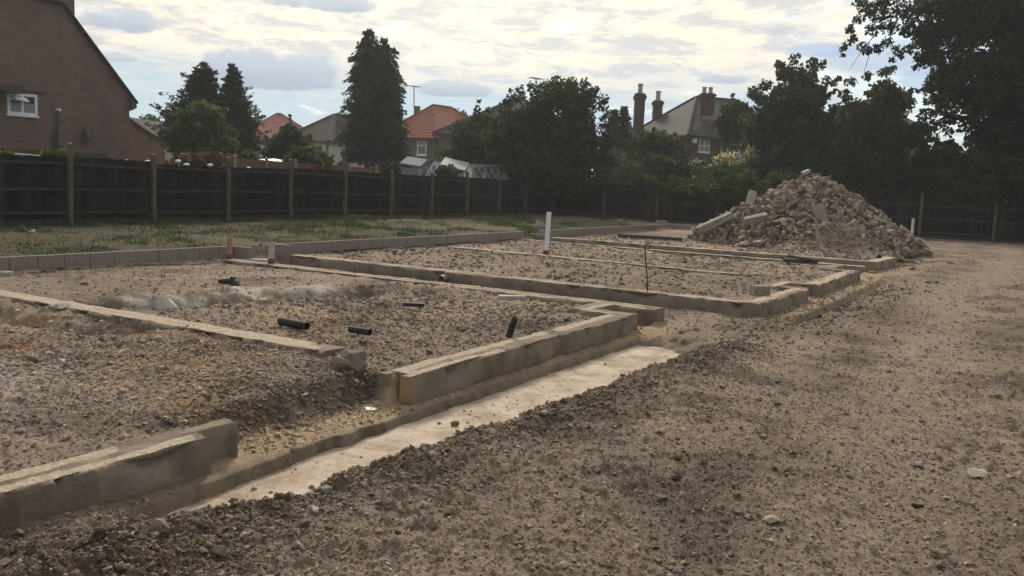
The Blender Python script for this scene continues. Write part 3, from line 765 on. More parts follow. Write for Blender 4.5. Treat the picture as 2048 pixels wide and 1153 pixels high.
bed_part(t, (-4.47, 6.0), (-4.53, 10.72), .25, .10, 0, seed=6, cover=.75); bed_part(t, (-4.47, 6.0), (-4.53, 10.72), .05, .06, 0, seed=7, cover=.1)
m = MB(); m.box((-4.588, 5.966, -.24), (-4.472, 5.985, -.004)); m.build('end_mortar', simple('end_mortar', (.36, .25, .13), (.27, .19, .11), 9), t, bevel=.006, jit=.003)
wall_part('porch_wall', t, (-4.56, 10.74), (-5.46, 10.74), z1=.003, side=-1, seed=8); bed_part(t, (-4.56, 10.74), (-5.46, 10.74), .07, .06, .003, side=-1, seed=9)
wall_part('porch_wall', t, (-5.18, 10.76), (-5.18, 11.74), z1=.006, seed=10); bed_part(t, (-5.18, 10.5), (-5.18, 11.74), .08, .07, .006, seed=11)
wall_part('side_wall', t, (-4.54, 11.62), (-13.3, 11.72), wd=.34, z1=-.003, side=-1, seed=12, res=.06)
bed_part(t, (-4.7, 11.62), (-13.3, 11.72), .06, .075, -.003, side=-1, seed=13); bed_part(t, (-4.7, 11.62), (-13.3, 11.72), .28, .075, -.003, side=-1, seed=14)
# sand coloured render at the near broken end of the wall
t = thing('party_wall', 'low party wall capped with pale mortar, crossing the near plot at left', 'foundation wall', (-8.5, 6.45, -.2))
wall_part('wall', t, (-5.75, 6.28), (-13.2, 6.28), wd=.34, z1=.0, side=-1, seed=15, res=.06)
bed_part(t, (-5.9, 6.28), (-13.2, 6.28), .09, .12, 0, side=-1, seed=16, cover=1.2); bed_part(t, (-6.1, 6.28), (-13.2, 6.28), .25, .12, 0, side=-1, seed=18, cover=.9)
# middle pair
t = thing('foundation_wall', 'foundation walls of the middle plot, dark long side facing the alley, two porch recesses in front', 'foundation wall', (-3.7, 13.6, -.3))
wall_part('side_wall', t, (-13.3, 13.50), (-3.62, 13.44), wd=.32, seed=20, res=.06)
bed_part(t, (-13.3, 13.50), (-3.8, 13.44), .07, .08, 0, seed=21, cover=.9); bed_part(t, (-13.3, 13.50), (-3.8, 13.44), .25, .08, 0, seed=22, cover=.6)
wall_part('front_wall', t, (-3.58, 13.43), (-3.52, 16.30), z1=.004, seed=23, rough=.010); bed_part(t, (-3.58, 13.43), (-3.52, 16.30), .22, .13, .004, seed=24, cover=.6); bed_part(t, (-3.58, 13.43), (-3.52, 16.30), .07, .1, .004, seed=34, cover=.2)
wall_part('porch_wall', t, (-3.6, 16.31), (-4.32, 16.31), z1=.001, side=-1, seed=25); wall_part('porch_wall', t, (-4.06, 16.35), (-4.06, 17.22), z1=.007, seed=26); wall_part('porch_wall', t, (-3.56, 17.20), (-4.32, 17.20), z1=.002, side=-1, seed=27)
bed_part(t, (-4.06, 16.0), (-4.06, 17.4), .1, .1, .007, seed=35)
wall_part('front_wall', t, (-3.54, 17.20), (-3.56, 21.6), z1=.005, seed=28, rough=.010); bed_part(t, (-3.54, 17.20), (-3.56, 21.6), .22, .13, .005, seed=29, cover=.5); bed_part(t, (-3.54, 17.20), (-3.56, 21.6), .07, .1, .005, seed=39, cover=.2)
wall_part('porch_wall', t, (-3.6, 21.3), (-4.4, 21.3), z1=.0, side=-1, seed=30); wall_part('porch_wall', t, (-4.16, 21.6), (-4.16, 23.0), z1=.008, seed=31)
wall_part('side_wall', t, (-3.72, 23.0), (-13.3, 23.06), wd=.32, side=-1, seed=32, res=.08); bed_part(t, (-3.72, 23.0), (-13.3, 23.06), .16, .16, 0, side=-1, seed=33, cover=1.0)
t = thing('party_wall', 'buried party wall seen as broken mortar lines across the middle plot', 'foundation wall', (-9, 18.4, -.2))
wall_part('wall', t, (-5.4, 18.28), (-13.2, 18.9), wd=.3, z1=-.02, side=-1, seed=40, res=.08)
bed_part(t, (-5.4, 18.28), (-13.2, 18.9), .08, .1, -.02, side=-1, seed=41, cover=.5); bed_part(t, (-6.4, 18.28), (-13.2, 18.9), .24, .08, -.02, side=-1, seed=42, cover=.15)
# far pair
t = thing('foundation_wall', 'foundation walls of the far plot in front of the rubble heap', 'foundation wall', (-3.7, 24.9, -.3))
wall_part('side_wall', t, (-13.4, 24.82), (-3.72, 24.72), wd=.32, seed=43, res=.08, z1=.02); bed_part(t, (-13.4, 24.82), (-3.72, 24.72), .18, .22, .02, seed=44, cover=.6)
wall_part('front_wall', t, (-3.68, 24.71), (-3.60, 27.4), z1=.024, seed=45); bed_part(t, (-3.68, 24.71), (-3.60, 27.4), .16, .24, .024, seed=46, cover=1.0)

# ---- course of new blocks along the back
def block_course(a, b, label, z0=0.0, h=.215, ret=None):
    a, b = np.array(a, float), np.array(b, float); L = np.linalg.norm(b - a); d = (b - a) / L; nrm = np.array([-d[1], d[0]])
    m = MB(); n = int(round(L / .45)); s = L / n
    def blk(c, dd, nn, ln, wd=.1):
        c = np.array([*c, z0 + h / 2 + rng.normal(0, .0015)]); c[:2] += nn * rng.normal(0, .003)
        m.obox(c, (*dd, 0), (*nn, 0), (0, 0, 1), (ln / 2 - .006, wd / 2 + rng.uniform(-.001, .001), h / 2))
    for i in range(n): blk(a + d * s * (i + .5), d, nrm, s)
    for (p0, dr, k) in (ret or []):
        dr = np.array(dr, float); p0 = np.array(p0, float)
        for i in range(k): blk(p0 + dr * .45 * (i + .5), dr, np.array([-dr[1], dr[0]]), .45)
    # mortar in the joints, set back
    j = m.build('block_course', M_COURSE, None, (a[0], a[1], z0), bevel=.006)
    uvn = j.data.uv_layers.new(name='UVMap')
    for lp in j.data.loops:
        co = j.data.vertices[lp.vertex_index].co; uvn.data[lp.index].uv = (.12 + (abs(hash((round(co.x * 2), round(co.y * 2)))) % 97) * .45 + .1 * (co.z > .1), .1 + .02 * co.z)
    mj = MB(); mj.beam((*(a + d * .02), z0 + h / 2 - .004), (*(b - d * .02), z0 + h / 2 - .004), .084, h - .012)
    for (p0, dr, k) in (ret or []): mj.beam((*p0, z0 + h / 2 - .004), (*(np.array(p0) + np.array(dr) * (.45 * k - .02)), z0 + h / 2 - .004), .084, h - .012)
    mj.build('mortar_joint', simple('joint_mortar_%d' % round(a[1]), (.13, .11, .09), (.09, .078, .064), 9), j)
    tag(j, label, 'block wall')
XB = -13.62
block_course((XB, 2.9), (XB, 12.35), 'course of new grey blocks edging the rough lawn, left and nearest', ret=[((XB + .05, 12.30), (1, 0), 1)])
block_course((XB - .02, 13.3), (XB - .06, 23.65), 'middle course of new grey blocks, from the stakes to beside the white pipe', ret=[((XB + .05, 13.34), (1, 0), 1)])
block_course((XB - .1, 24.75), (XB - .3, 36.7), 'farthest course of new grey blocks, reaching back towards the black fence', ret=[((XB - .25, 36.65), (1, 0), 2)])
# blocks and bricks lying about
def loose_block(px, py, size, yaw, label, mat=M_CONC, z=None, tilt=(0, 0), cat='block', name='concrete_block', bevel=.012, jit=.003):
    zz = 0.0
    for _ in range(5):
        p = G(px, py, zz); zz = gz(p[0], p[1]) if z is None else z
    m = MB(); m.obox((0, 0, size[2] / 2), (1, 0, 0), (0, 1, 0), (0, 0, 1), (size[0] / 2, size[1] / 2, size[2] / 2))
    o = m.build(name, mat, None, (0, 0, 0), bevel=bevel, jit=jit); o.location = (p[0], p[1], zz - .01); o.rotation_euler = (tilt[0], tilt[1], yaw)
    return tag(o, label, cat)
YV = math.atan2(UR[1], UR[0])      # yaw that faces the view
loose_block(1519, 590, (.28, .2, .16), YV + .1, 'grey half block standing on the corner of the middle plot', M_CONC, 0.0)
loose_block(1024, 600, (.40, .15, .075), YV + .15, 'pale brick lying flat behind the upright black pipe', M_CONCP)
loose_block(1322, 458, (.45, .2, .2), YV, 'pinkish block beyond the end of the farthest block course', M_CONC)
loose_block(1077, 472, (.30, .10, .215), YV + .5, 'tilted block leaning in the gap of the back block course', M_CONCP, tilt=(0, .35))
loose_block(572, 508, (.44, .12, .215), YV - .35, 'grey block standing beside the white pipe stake', M_CONCP, -.06)
loose_block(523, 522, (.45, .22, .04), YV, 'flat white slab at the foot of the white pipe stake', M_CONCP, -.05)
loose_block(2, 552, (.30, .18, .08), YV, 'white block at the left edge below the block course', M_CONCP)
# broken lump of blockwork near the wall end: two stuck blocks
t_p = G(695, 736, 0.0); t_p[2] = gz(t_p[0], t_p[1])
M_LUMP = simple('dirty_concrete', (.150, .122, .098), (.205, .170, .140), 9, .95, .6, .015, .1)
V, F = hull_rock(30, (.165, .11, .075), .55); m = MB(); m.add(V + t_p + np.array([0, 0, .05]), [tuple(f) for f in F])
lb = m.build('broken_block', M_LUMP, None, t_p); tag(lb, 'broken lump of blockwork lying by the near end of the long wall', 'block')
V, F = hull_rock(24, (.135, .10, .055), .35); V[:, 2] += .12 + .06 * V[:, 0]; m = MB(); m.add(V + t_p + np.array([-.01, .02, 0]), [tuple(f) for f in F]); m.build('upper_block', M_LUMP, lb)

# ---- concrete strip in the trench
def strip():
    ys = np.arange(3.1, 10.62, .05); xs = np.linspace(-4.37, -3.2, 26)
    Xs, Ys = np.meshgrid(xs, ys); z = -.325 + .004 * fbm(Xs, Ys, 3, 3, 601) + .002 * fbm(Xs, Ys, 14, 2, 611)
    n, k = Xs.shape; V = np.stack([Xs, Ys, z], -1).reshape(-1, 3)
    i = np.arange(n - 1)[:, None] * k + np.arange(k - 1)[None]; F = np.stack([i, i + 1, i + k + 1, i + k], -1).reshape(-1, 4)
    bot = V.copy(); bot[:, 2] = -.6; nb = len(V)
    rim = [(a * k, (a + 1) * k) for a in range(n - 1)] + [((a + 1) * k + k - 1, a * k + k - 1) for a in range(n - 1)] + [(a + 1, a) for a in range(k - 1)] + [((n - 1) * k + a, (n - 1) * k + a + 1) for a in range(k - 1)]
    F = np.concatenate([F, F[:, ::-1] + nb, np.array([[a, b, b + nb, a + nb] for a, b in rim])])
    me = np_mesh('concrete_strip', np.concatenate([V, bot]) - np.array([-4, 6.5, -.33]), F, None, True)
    o = link('concrete_strip', me, M_STRIP, None, (-4, 6.5, -.33)); o.modifiers.new('edges', 'EDGE_SPLIT').split_angle = R(50)
    tag(o, 'pale cast concrete footing strip in the trench before the long wall', 'footing')
strip()

# ------------------------------------------------------------------ pipes, stakes, timber
def upipe(px, pyb, pyt, ro, label, mat, lean=(0, 0), z=None, name='drain_pipe', socket=None, cat='pipe'):
    zz = -.05
    for _ in range(5):
        b = G(px, pyb, zz); zz = gz(*b[:2]) if z is None else z
    D = depth(b); topz = P(px, pyt, D)[2]; tp = np.array([b[0] + lean[0], b[1] + lean[1], topz])
    th = thing(name, label, cat, (b[0], b[1], zz))
    sz = zz if socket is None else zz + socket
    m = MB(); d = tp - np.array([b[0], b[1], zz]); s0 = np.array([b[0], b[1], zz]) + d * ((sz - .02 - zz) / d[2]); m.pipe(s0, tp, ro, ro * .88, 18); m.build('pipe', mat, th, smooth=False)
    if socket: m = MB(); m.pipe(np.array([b[0], b[1], zz - .1]), s0 + d * .04, ro * 1.22, ro * 1.02, 18); m.build('socket', M_CLAY, th)
    return th
upipe(1092, 511, 424, .057, 'tall white plastic pipe standing upright in the middle plot', M_WHITE, (.03, 0), socket=.10)
upipe(1823, 476, 437, .06, 'white plastic pipe upright behind the right foot of the rubble heap', M_WHITE)
upipe(543, 528, 484, .055, 'white stake pipe with a red clay foot, right of the gap in the back blocks', M_CONCP, z=-.01, socket=.10)
upipe(459, 519, 475, .05, 'brown pipe with a clay foot before the near block course end', M_TAN, z=-.01, socket=.10)
# black corrugated ducts
def duct(a, b, r, label):
    a, b = np.array(a, float), np.array(b, float); n = int(np.linalg.norm(b - a) / .012); pts, rad = [], []
    o = thing('black_pipe', label, 'pipe', a)
    m = MB(); m.pipe(a, b, r, r * .86, 20); m.build('tube', M_BLACKP, o)
    m = MB(); d = (b - a) / np.linalg.norm(b - a)
    for i in range(1, n, 2): m.pipe(a + d * .012 * i, a + d * .012 * (i + .9), r * 1.05, r * .99, 20)
    m.build('ribs', M_BLACKP, o)
q = G(560, 643, .03); q2 = G(614, 653, .03); duct(q, q2, .042, 'black ribbed pipe lying on the infill beside the pale mortar line')
q = G(700, 659, .03); q2 = G(740, 665, .03); duct(q, q2, .036, 'short black pipe lying open end right, behind the broken block lump')
q = G(1017, 674, -.02); q2 = P(1031, 636, depth(q) - .06); duct(q, q2, .036, 'black pipe stub sticking up at a tilt behind the long front wall')
q = G(806, 609, .02); q2 = G(848, 611, .02); duct(q, q2, .025, 'thin black pipe piece half buried near the middle of the near plot')
q = G(1757, 517, .02); duct((q[0], q[1], 0), (q[0] + .02, q[1], .11), .06, 'black pipe cap on the corner of the far plot')
m = MB(); q = G(882, 558, -.12); q2 = G(905, 554, -.12); o = thing('drain_pipe', 'tan drain pipe poking through the side wall into the alley', 'pipe', q)
m.pipe(q, q2 + (q2 - q) * .6, .057, .048, 18); m.build('pipe', M_TAN, o)
m = MB(); s_ = (q2 - q) / np.linalg.norm(q2 - q); m.pipe(q - s_ * .02, q + s_ * .09, .066, .055, 18); m.build('collar', M_TAN, o)
for (px, py, lab) in ((1728, 547, 'brown drain pipe end beside the porch recess of the middle plot'), (1806, 524, 'red-brown drain pipe end beyond the far plot corner')):
    zz = -.18; q = G(px, py, zz); o = thing('drain_pipe', lab, 'pipe', q)
    m = MB(); m.pipe(q, q + np.array([.32, .05, .0]), .055, .046, 16); m.build('pipe', M_CLAY, o)
    m = MB(); m.pipe(q - np.array([.02, 0, 0]), q + np.array([.1, .015, .0]), .07, .056, 16); m.build('collar', M_CLAY, o)
# black scraps on the infill
q = G(462, 571, .0)
m = MB(); m.tube([q + np.array([-.25, 0, .03]), q + np.array([-.05, .03, .05]), q + np.array([.15, 0, .03]), q + np.array([.26, -.06, .01])], [.03, .05, .045, .02], 9)
m.tube([q + np.array([.02, 0, .03]), q + np.array([.03, .01, .13])], [.045, .03], 9)
tag(m.build('drain_fitting', M_BLACKP, None, q, jit=.006), 'crumpled black drain fitting lying on the back of the near plot', 'pipe fitting')
# thin black cable standing in the alley
q = G(1296, 609, -.2); tpz = P(1289, 490, depth(q)); 
m = MB(); m.tube([q, q + (tpz - q) * .5 + np.array([.012, 0, 0]), tpz], .010, 8)
m.tube([tpz - np.array([0, 0, .05]), tpz + np.array([.06, .03, -.07]), tpz + np.array([.09, .04, -.02]), tpz + np.array([.07, .03, .02]), tpz], .007, 6)
tag(m.build('steel_rod', M_BLACKP, None, q), 'thin black rod with a looped top standing in the alley', 'rod')
# loose timber
def plank(p0, p1, z, wd, ht, label, mat, dz=0):
    a = G(*p0, z); b = G(*p1, z); b[2] += dz; m = MB(); m.beam(a, b, wd, ht); tag(m.build('plank', mat, None, (a[0], a[1], 0), bevel=.005, jit=.002), label, 'plank')
plank((1236, 471), (1364, 479), .05, .2, .10, 'long dark timber lying before the farthest block course', M_DARKW)
plank((1566, 521), (1634, 524), .06, .16, .09, 'dark baulk of timber lying on the side wall below the rubble', M_DARKW)
plank((1578, 512), (1636, 519), .15, .14, .05, 'upper dark board lying across the baulk of timber', M_DARKW, -.03)
plank((1050, 470), (1100, 473), .06, .1, .1, 'short weathered board lying at the gap in the back blocks', M_CONC)
loose_block(1712, 520, (.16, .10, .16), YV + .4, 'small pale offcut of wood standing on the far plot', M_WOOD, None, (0, .4), 'offcut', 'wood_offcut')
q = G(1788, 497, -.05); m = MB(); m.beam(q, P(1789, 462, depth(q)), .1, .1)
tag(m.build('timber_post', M_REDW, None, q, bevel=.008), 'reddish timber post stub at the right foot of the rubble heap', 'post')
loose_block(325, 1022, (.09, .04, .012), .4, 'flat grey slate chip at the near end of the concrete strip', M_GREYP, None, (.1, .1), 'slate chip', 'slate_chip', .003, .001)
loose_block(742, 818, (.10, .06, .012), .9, 'pale green scrap of plastic on the ledge in the door gap', simple('green_plastic', (.42, .52, .44), (.30, .40, .33), 9, .5), -.235, (.15, .1), 'scrap', 'plastic_scrap', .003, .002)

# ------------------------------------------------------------------ rubble heap
HAX = np.array([UR, UD])
def heap_h(u, v):
    """height of the rubble over its base; u right of the view, v away from it (metres from the apex)"""
    au = np.where(u < 0, 4.0, 3.55); av = np.where(v < 0, 4.2, 3.8)
    r = np.hypot(u / au, v / av) + .07 * fbm(u, v, .8, 3, 701)
    return 2.30 * np.clip(1 - np.maximum(r, 0) ** 1.28, 0, 1)
def hp(u, v): return HC[0] + UR[0] * u + UD[0] * v, HC[1] + UR[1] * u + UD[1] * v
ROCKS = [hull_rock(13, (1, .75, .55), .55) for _ in range(7)] + [hull_rock(16, (1, .6, .45), .4) for _ in range(6)]
def brick_proto():
    bm = bmesh.new(); bmesh.ops.create_cube(bm, size=2)
    for v in bm.verts: v.co = Vector((v.co.x * rng.uniform(.6, 1.05), v.co.y * .5, v.co.z * .33)) + Vector(rng.normal(0, .04, 3))
    bmesh.ops.bevel(bm, geom=bm.edges[:], offset=.06, segments=1, affect='EDGES'); bmesh.ops.triangulate(bm, faces=bm.faces[:]); bm.verts.index_update()
    V = np.array([v.co[:] for v in bm.verts]); F = np.array([[v.index for v in f.verts] for f in bm.faces]); bm.free(); return V, F
BR = [brick_proto() for _ in range(11)]
RCOL = np.array([.87, .83, .795]) * np.array([(.30, .260, .215), (.25, .215, .175), (.35, .305, .25), (.245, .190, .150), (.20, .172, .142), (.29, .240, .19), (.42, .375, .31), (.22, .145, .110), (.31, .265, .205)])
def rubble_mass():
    # the core of the mound
    u, v = np.meshgrid(np.linspace(-4.6, 4.2, 90), np.linspace(-4.8, 4.4, 90)); h = heap_h(u, v)
    x, y = hp(u, v); z = np.maximum(h - .10, -.35) + .05 * fbm(u, v, 3, 3, 711) + np.where(h <= 0, terrain(x, y) - .1, np.maximum(terrain(x, y), 0) * 0)
    n, k = u.shape; i = np.arange(n - 1)[:, None] * k + np.arange(k - 1)[None]; F0 = np.stack([i, i + 1, i + k + 1, i + k], -1).reshape(-1, 4)
    F0 = np.concatenate([F0[:, [0, 1, 2]], F0[:, [0, 2, 3]]]); V0 = np.stack([x, y, z], -1).reshape(-1, 3); C0 = np.tile(np.array([.17, .135, .105]), (len(V0), 1))
    N = 3400; th = rng.uniform(0, 2 * np.pi, N); rr = np.sqrt(rng.uniform(0, 1.06, N)); u = np.cos(th) * rr * 4.0; v = np.sin(th) * rr * 4.2
    u = np.where(u > 0, u * .9, u); h = heap_h(u, v); x, y = hp(u, v)
    z = np.maximum(h, terrain(x, y)) + rng.uniform(-.05, .05, N)
    s = rng.gamma(2.4, .036, N).clip(.035, .24)
    V1, F1, C1 = merge(ROCKS + BR, np.stack([x, y, z], 1), s, .95, RCOL[rng.integers(0, len(RCOL), N)] * rng.uniform(.8, 1.15, (N, 1)))
    V = np.concatenate([V0, V1]); F = np.concatenate([F0, F1 + len(V0)]); C = np.concatenate([C0, C1])
    o = link('rubble_heap', np_mesh('rubble_heap', V - np.array([HC[0], HC[1], 0]), F, C), M_RUBBLE, None, (HC[0], HC[1], 0))
    tag(o, 'tall heap of broken brick, stone and concrete rubble', 'rubble heap', kind='stuff')
rubble_mass()
# the lumps that show largest, each its own object
RM = []
for kk, (V, F) in enumerate(ROCKS + BR):
    for cc in range(3):
        c = RCOL[(kk * 3 + cc * 2) % len(RCOL)] * rng.uniform(.9, 1.15)
        me = np_mesh('rubble_lump', V, F, np.tile(c, (len(V), 1))); me.materials.append(M_RUBBLE); RM.append((me, kk >= len(ROCKS), c))
def lumps():
    cnt = 0; tries = 0; pts = []
    while cnt < 285 and tries < 20000:
        tries += 1
        u = rng.uniform(-3.9, 3.4); v = rng.uniform(-4.1, .5); h = float(heap_h(np.array(u), np.array(v)))
        if h < .02: continue
        s = rng.uniform(.075, .13) if rng.uniform() < .75 else rng.uniform(.13, .20)
        if any((u - a) ** 2 + (v - b) ** 2 + (h - c) ** 2 < (.75 * (s + d)) ** 2 for a, b, c, d in pts): continue
        pts.append((u, v, h, s)); x, y = hp(u, v)
        me, isb, c = RM[rng.integers(len(RM))]
        o = bpy.data.objects.new('rubble_lump', me); COL.objects.link(o)
        o.location = (x, y, max(h, gz(x, y)) + s * .25); o.rotation_euler = tuple(rng.uniform(0, 6.28, 3)); o.scale = (s, s, s * .95)
        red = c[0] > 1.6 * c[2]
        tag(o, ('reddish broken brick' if red else 'greyish broken lump of stone') + ' among many on the front of the rubble heap', 'rubble', 'red lumps of rubble on the heap' if red else 'grey lumps of rubble on the heap')
        cnt += 1
lumps()
def slab(px, py, u, v, dims, axes, label, mat=M_CONC, name='concrete_slab', D=None, bevel=.02, jit=.008):
    c = P(px, py, D); ax = [np.array(a, float) / np.linalg.norm(a) for a in axes]
    r3 = lambda a: np.array([UR[0] * a[0] + UD[0] * a[1], UR[1] * a[0] + UD[1] * a[1], a[2]])
    X_ = r3(ax[0]); Y_ = r3(ax[1]); Y_ = Y_ - X_ * (X_ @ Y_); Y_ /= np.linalg.norm(Y_); Z_ = np.cross(X_, Y_)
    m = MB(); m.obox(c, X_, Y_, Z_, (dims[0] / 2, dims[1] / 2, dims[2] / 2))
    tag(m.build(name, mat, None, c, bevel=bevel, jit=jit), label, 'rubble' if 'log' not in label else 'timber')
slab(1502, 397, 0, 0, (.52, .27, .2), ((.28, .1, 1), (1, -.2, -.3)), 'upright squared concrete lump standing on the left shoulder of the rubble heap', M_CONCP, D=31.0)
slab(1430, 447, 0, 0, (1.35, .34, .24), ((1, .25, .50), (0, 1, .1)), 'long pale concrete beam sloping up the left foot of the rubble heap', M_CONC, D=30.0, bevel=.06, jit=.02)
slab(1640, 432, 0, 0, (.78, .40, .14), ((-.35, .35, 1), (1, .15, .3)), 'flat concrete slab leaning face out in the middle of the rubble heap', M_CONC, D=28.4)
slab(1512, 437, 0, 0, (.72, .3, .17), ((1, -.1, .28), (0, 1, .3)), 'long low slab lying across the left flank of the rubble heap', M_CONC, D=28.2)
slab(1712, 459, 0, 0, (.28, .16, .11), ((1, .1, -.2), (0, 1, .3)), 'small white painted brick near the right foot of the rubble heap', M_PAINT, D=28.3)
slab(1745, 462, 0, 0, (.7, .5, .24), ((1, .3, .18), (0, 1, .5)), 'large grey block behind the log on the right of the rubble heap', M_CONC, D=29.2)
slab(1762, 476, 0, 0, (.85, .3, .3), ((1, .2, .38), (0, 1, .1)), 'rounded pinkish pier of concrete lying at the right foot of the rubble heap', M_CONC, D=28.6, bevel=.08)
slab(1612, 345, 0, 0, (.27, .2, .12), ((1, .2, .5), (0, 1, .2)), 'tilted flat block crowning the top of the rubble heap', M_CONCP, D=31.0)
slab(1815, 463, 0, 0, (.6, .3, .08), ((1, .2, -.6), (0, 1, .3)), 'thin grey slab sliding off the right end of the rubble heap', M_CONC, D=31.6)

# ------------------------------------------------------------------ fences
def fence(name, label, pts, post_h, board_h, rails, base=None, post_w=.11, boards_mat=M_FENCE, post_mat=M_POST, rail_mat=M_RAIL, side=1, low=.12):
    """pts: plan positions of the posts. Boards hang on the far side of the rails (side=+1: left of the run)"""
    z0 = [gz(*p) if base is None else base for p in pts]
    t = thing(name, label, 'fence', (*pts[0], z0[0]))
    for i, p in enumerate(pts):
        m = MB(); d = np.array(pts[min(i + 1, len(pts) - 1)]) - np.array(pts[max(i - 1, 0)]); d = d / np.linalg.norm(d)
        ph = post_h[i] if hasattr(post_h, '__len__') else post_h
        ln = rng.normal(0, .018, 2)
        m.add(*_post(p, z0[i] - .3, z0[i] + ph, d, post_w, ln)); m.build('post', post_mat, t, bevel=.008)
    for i in range(len(pts) - 1):
        a, b = np.array(pts[i], float), np.array(pts[i + 1], float); L = np.linalg.norm(b - a); d = (b - a) / L; nrm = np.array([-d[1], d[0]]) * side
        n = max(1, int(L / .105)); m = MB(); wv = rng.normal(0, .028)
        for k in range(n):
            s0 = L * k / n; c = a + d * (s0 + L / n / 2) + nrm * (.075 + .006 * (k % 2)); zb = lerp(z0[i], z0[i + 1], k / n)
            bh = (board_h[i] if hasattr(board_h, '__len__') else board_h) + wv + rng.normal(0, .008)
            m.obox((*c, zb + low + (bh - low) / 2), (*d, 0), (*nrm, 0), (0, 0, 1), (L / n / 2 + .008, .008, (bh - low) / 2))
        pn = m.build('panel', boards_mat, t)
        m = MB(); c = (a + b) / 2 + nrm * .07; zb = (z0[i] + z0[i + 1]) / 2
        m.beam((*(a + nrm * .07), z0[i] + .05), (*(b + nrm * .07), z0[i + 1] + .05), .03, .16); m.build('gravel_board', rail_mat, pn)
        for rz in rails:
            m = MB(); m.beam((*(a + nrm * .035), z0[i] + rz + rng.normal(0, .012)), (*(b + nrm * .035), z0[i + 1] + rz + rng.normal(0, .012)), .05, .07); m.build('rail', rail_mat, pn)
    return t
def _post(p, z0, z1, d, wd, ln):
    n = np.array([-d[1], d[0]]); vs = []
    for z, l in ((z0, 0), (z1, 1)):
        for (i, j) in ((-1, -1), (1, -1), (1, 1), (-1, 1)):
            q = np.array(p) + (d * i + n * j) * wd / 2 + ln * l; vs.append((q[0], q[1], z + (.03 * (j > 0) if l else 0)))
    return vs, [(3, 2, 1, 0), (4, 5, 6, 7), (0, 1, 5, 4), (1, 2, 6, 5), (2, 3, 7, 6), (3, 0, 4, 7)]
FA, FB = (-20.45, 10.0), (-21.5, 40.0)
def fpt(px, A, B): t_ = online(px, A, B); return tuple(np.array(A) + (np.array(B) - np.array(A)) * t_)
left_posts = [fpt(px, FA, FB) for px in (-420, -240, -55, 140, 307, 455, 581, 689, 782, 863, 934, 998, 1052, 1098)]
fence('close_board_fence', 'black close board fence along the left side of the lawn', left_posts, [1.95] * 4 + [1.83, 1.86, 1.88, 1.92, 1.72, 1.72, 1.85, 1.9, 1.7, 1.7],
      [1.62, 1.62, 1.62, 1.60, 1.60, 1.60, 1.63, 1.66, 1.62, 1.6, 1.66, 1.66, 1.64], (.28, .86, 1.47), side=1)
BA, BB = (-21.4, 39.6), (8.5, 46.2)
back_posts = [left_posts[-1]] + [fpt(px, BA, BB) for px in (1208, 1315, 1434, 1560, 1700, 1844, 1994, 2150, 2330)]
fence('close_board_fence', 'black close board fence across the far end, behind the rubble heap', back_posts, [1.7, 2.06, 1.66, 1.72, 1.8, 1.8, 1.95, 1.85, 1.8, 1.8],
      [1.55, 1.60, 1.58, 1.62, 1.66, 1.66, 1.7, 1.72, 1.7], (.25, .85, 1.42), side=1)
for i, (px, py) in enumerate(((254, 323), (295, 324), (356, 323), (373, 330), (420, 331), (497, 337))):
    q = np.array([*fpt(px, (-20.62, 10), (-21.67, 40)), 0]); D = depth(q); q = P(px, py, D)
    m = MB(); m.tube([q - np.array([0, 0, .05]), q + np.array([0, 0, .0]), q + np.array([0, 0, .03]), q + np.array([0, 0, .045])], [.05, .085, .07, .02], 10)
    tag(m.build('fence_cap', M_PAINT, None, q, smooth=True), 'small white cap on the top edge of the left fence', 'cap', 'white caps along the left fence top')

# ------------------------------------------------------------------ houses
def quad_uv(me, mode):
    """planar UVs in metres for walls and roofs"""
    l = me.uv_layers.new(name='UVMap')
    for p in me.polygons:
        n = p.normal; up = Vector((0, 0, 1))
        h = Vector((-n.y, n.x, 0)); h = h.normalized() if h.length > .05 else Vector((1, 0, 0)); s = n.cross(h)
        for li in p.loop_indices:
            co = me.vertices[me.loops[li].vertex_index].co; l.data[li].uv = (co.dot(h), abs(co.dot(s)) if abs(n.z) > .05 else co.z)
def poly_part(name, polys, mat, parent, thick=None):
    m = MB()
    for p in polys:
        m.add(p, [tuple(range(len(p)))]) if thick is None else m.prism(p, thick)
    o = m.build(name, mat, parent); quad_uv(o.data, 0); return o
def wall_axes(A, B):
    A, B = np.array(A[:2], float), np.array(B[:2], float); L = np.linalg.norm(B - A); d = (B - A) / L; n = np.array([d[1], -d[0]])   # outward to the right of A->B
    return A, d, n, L
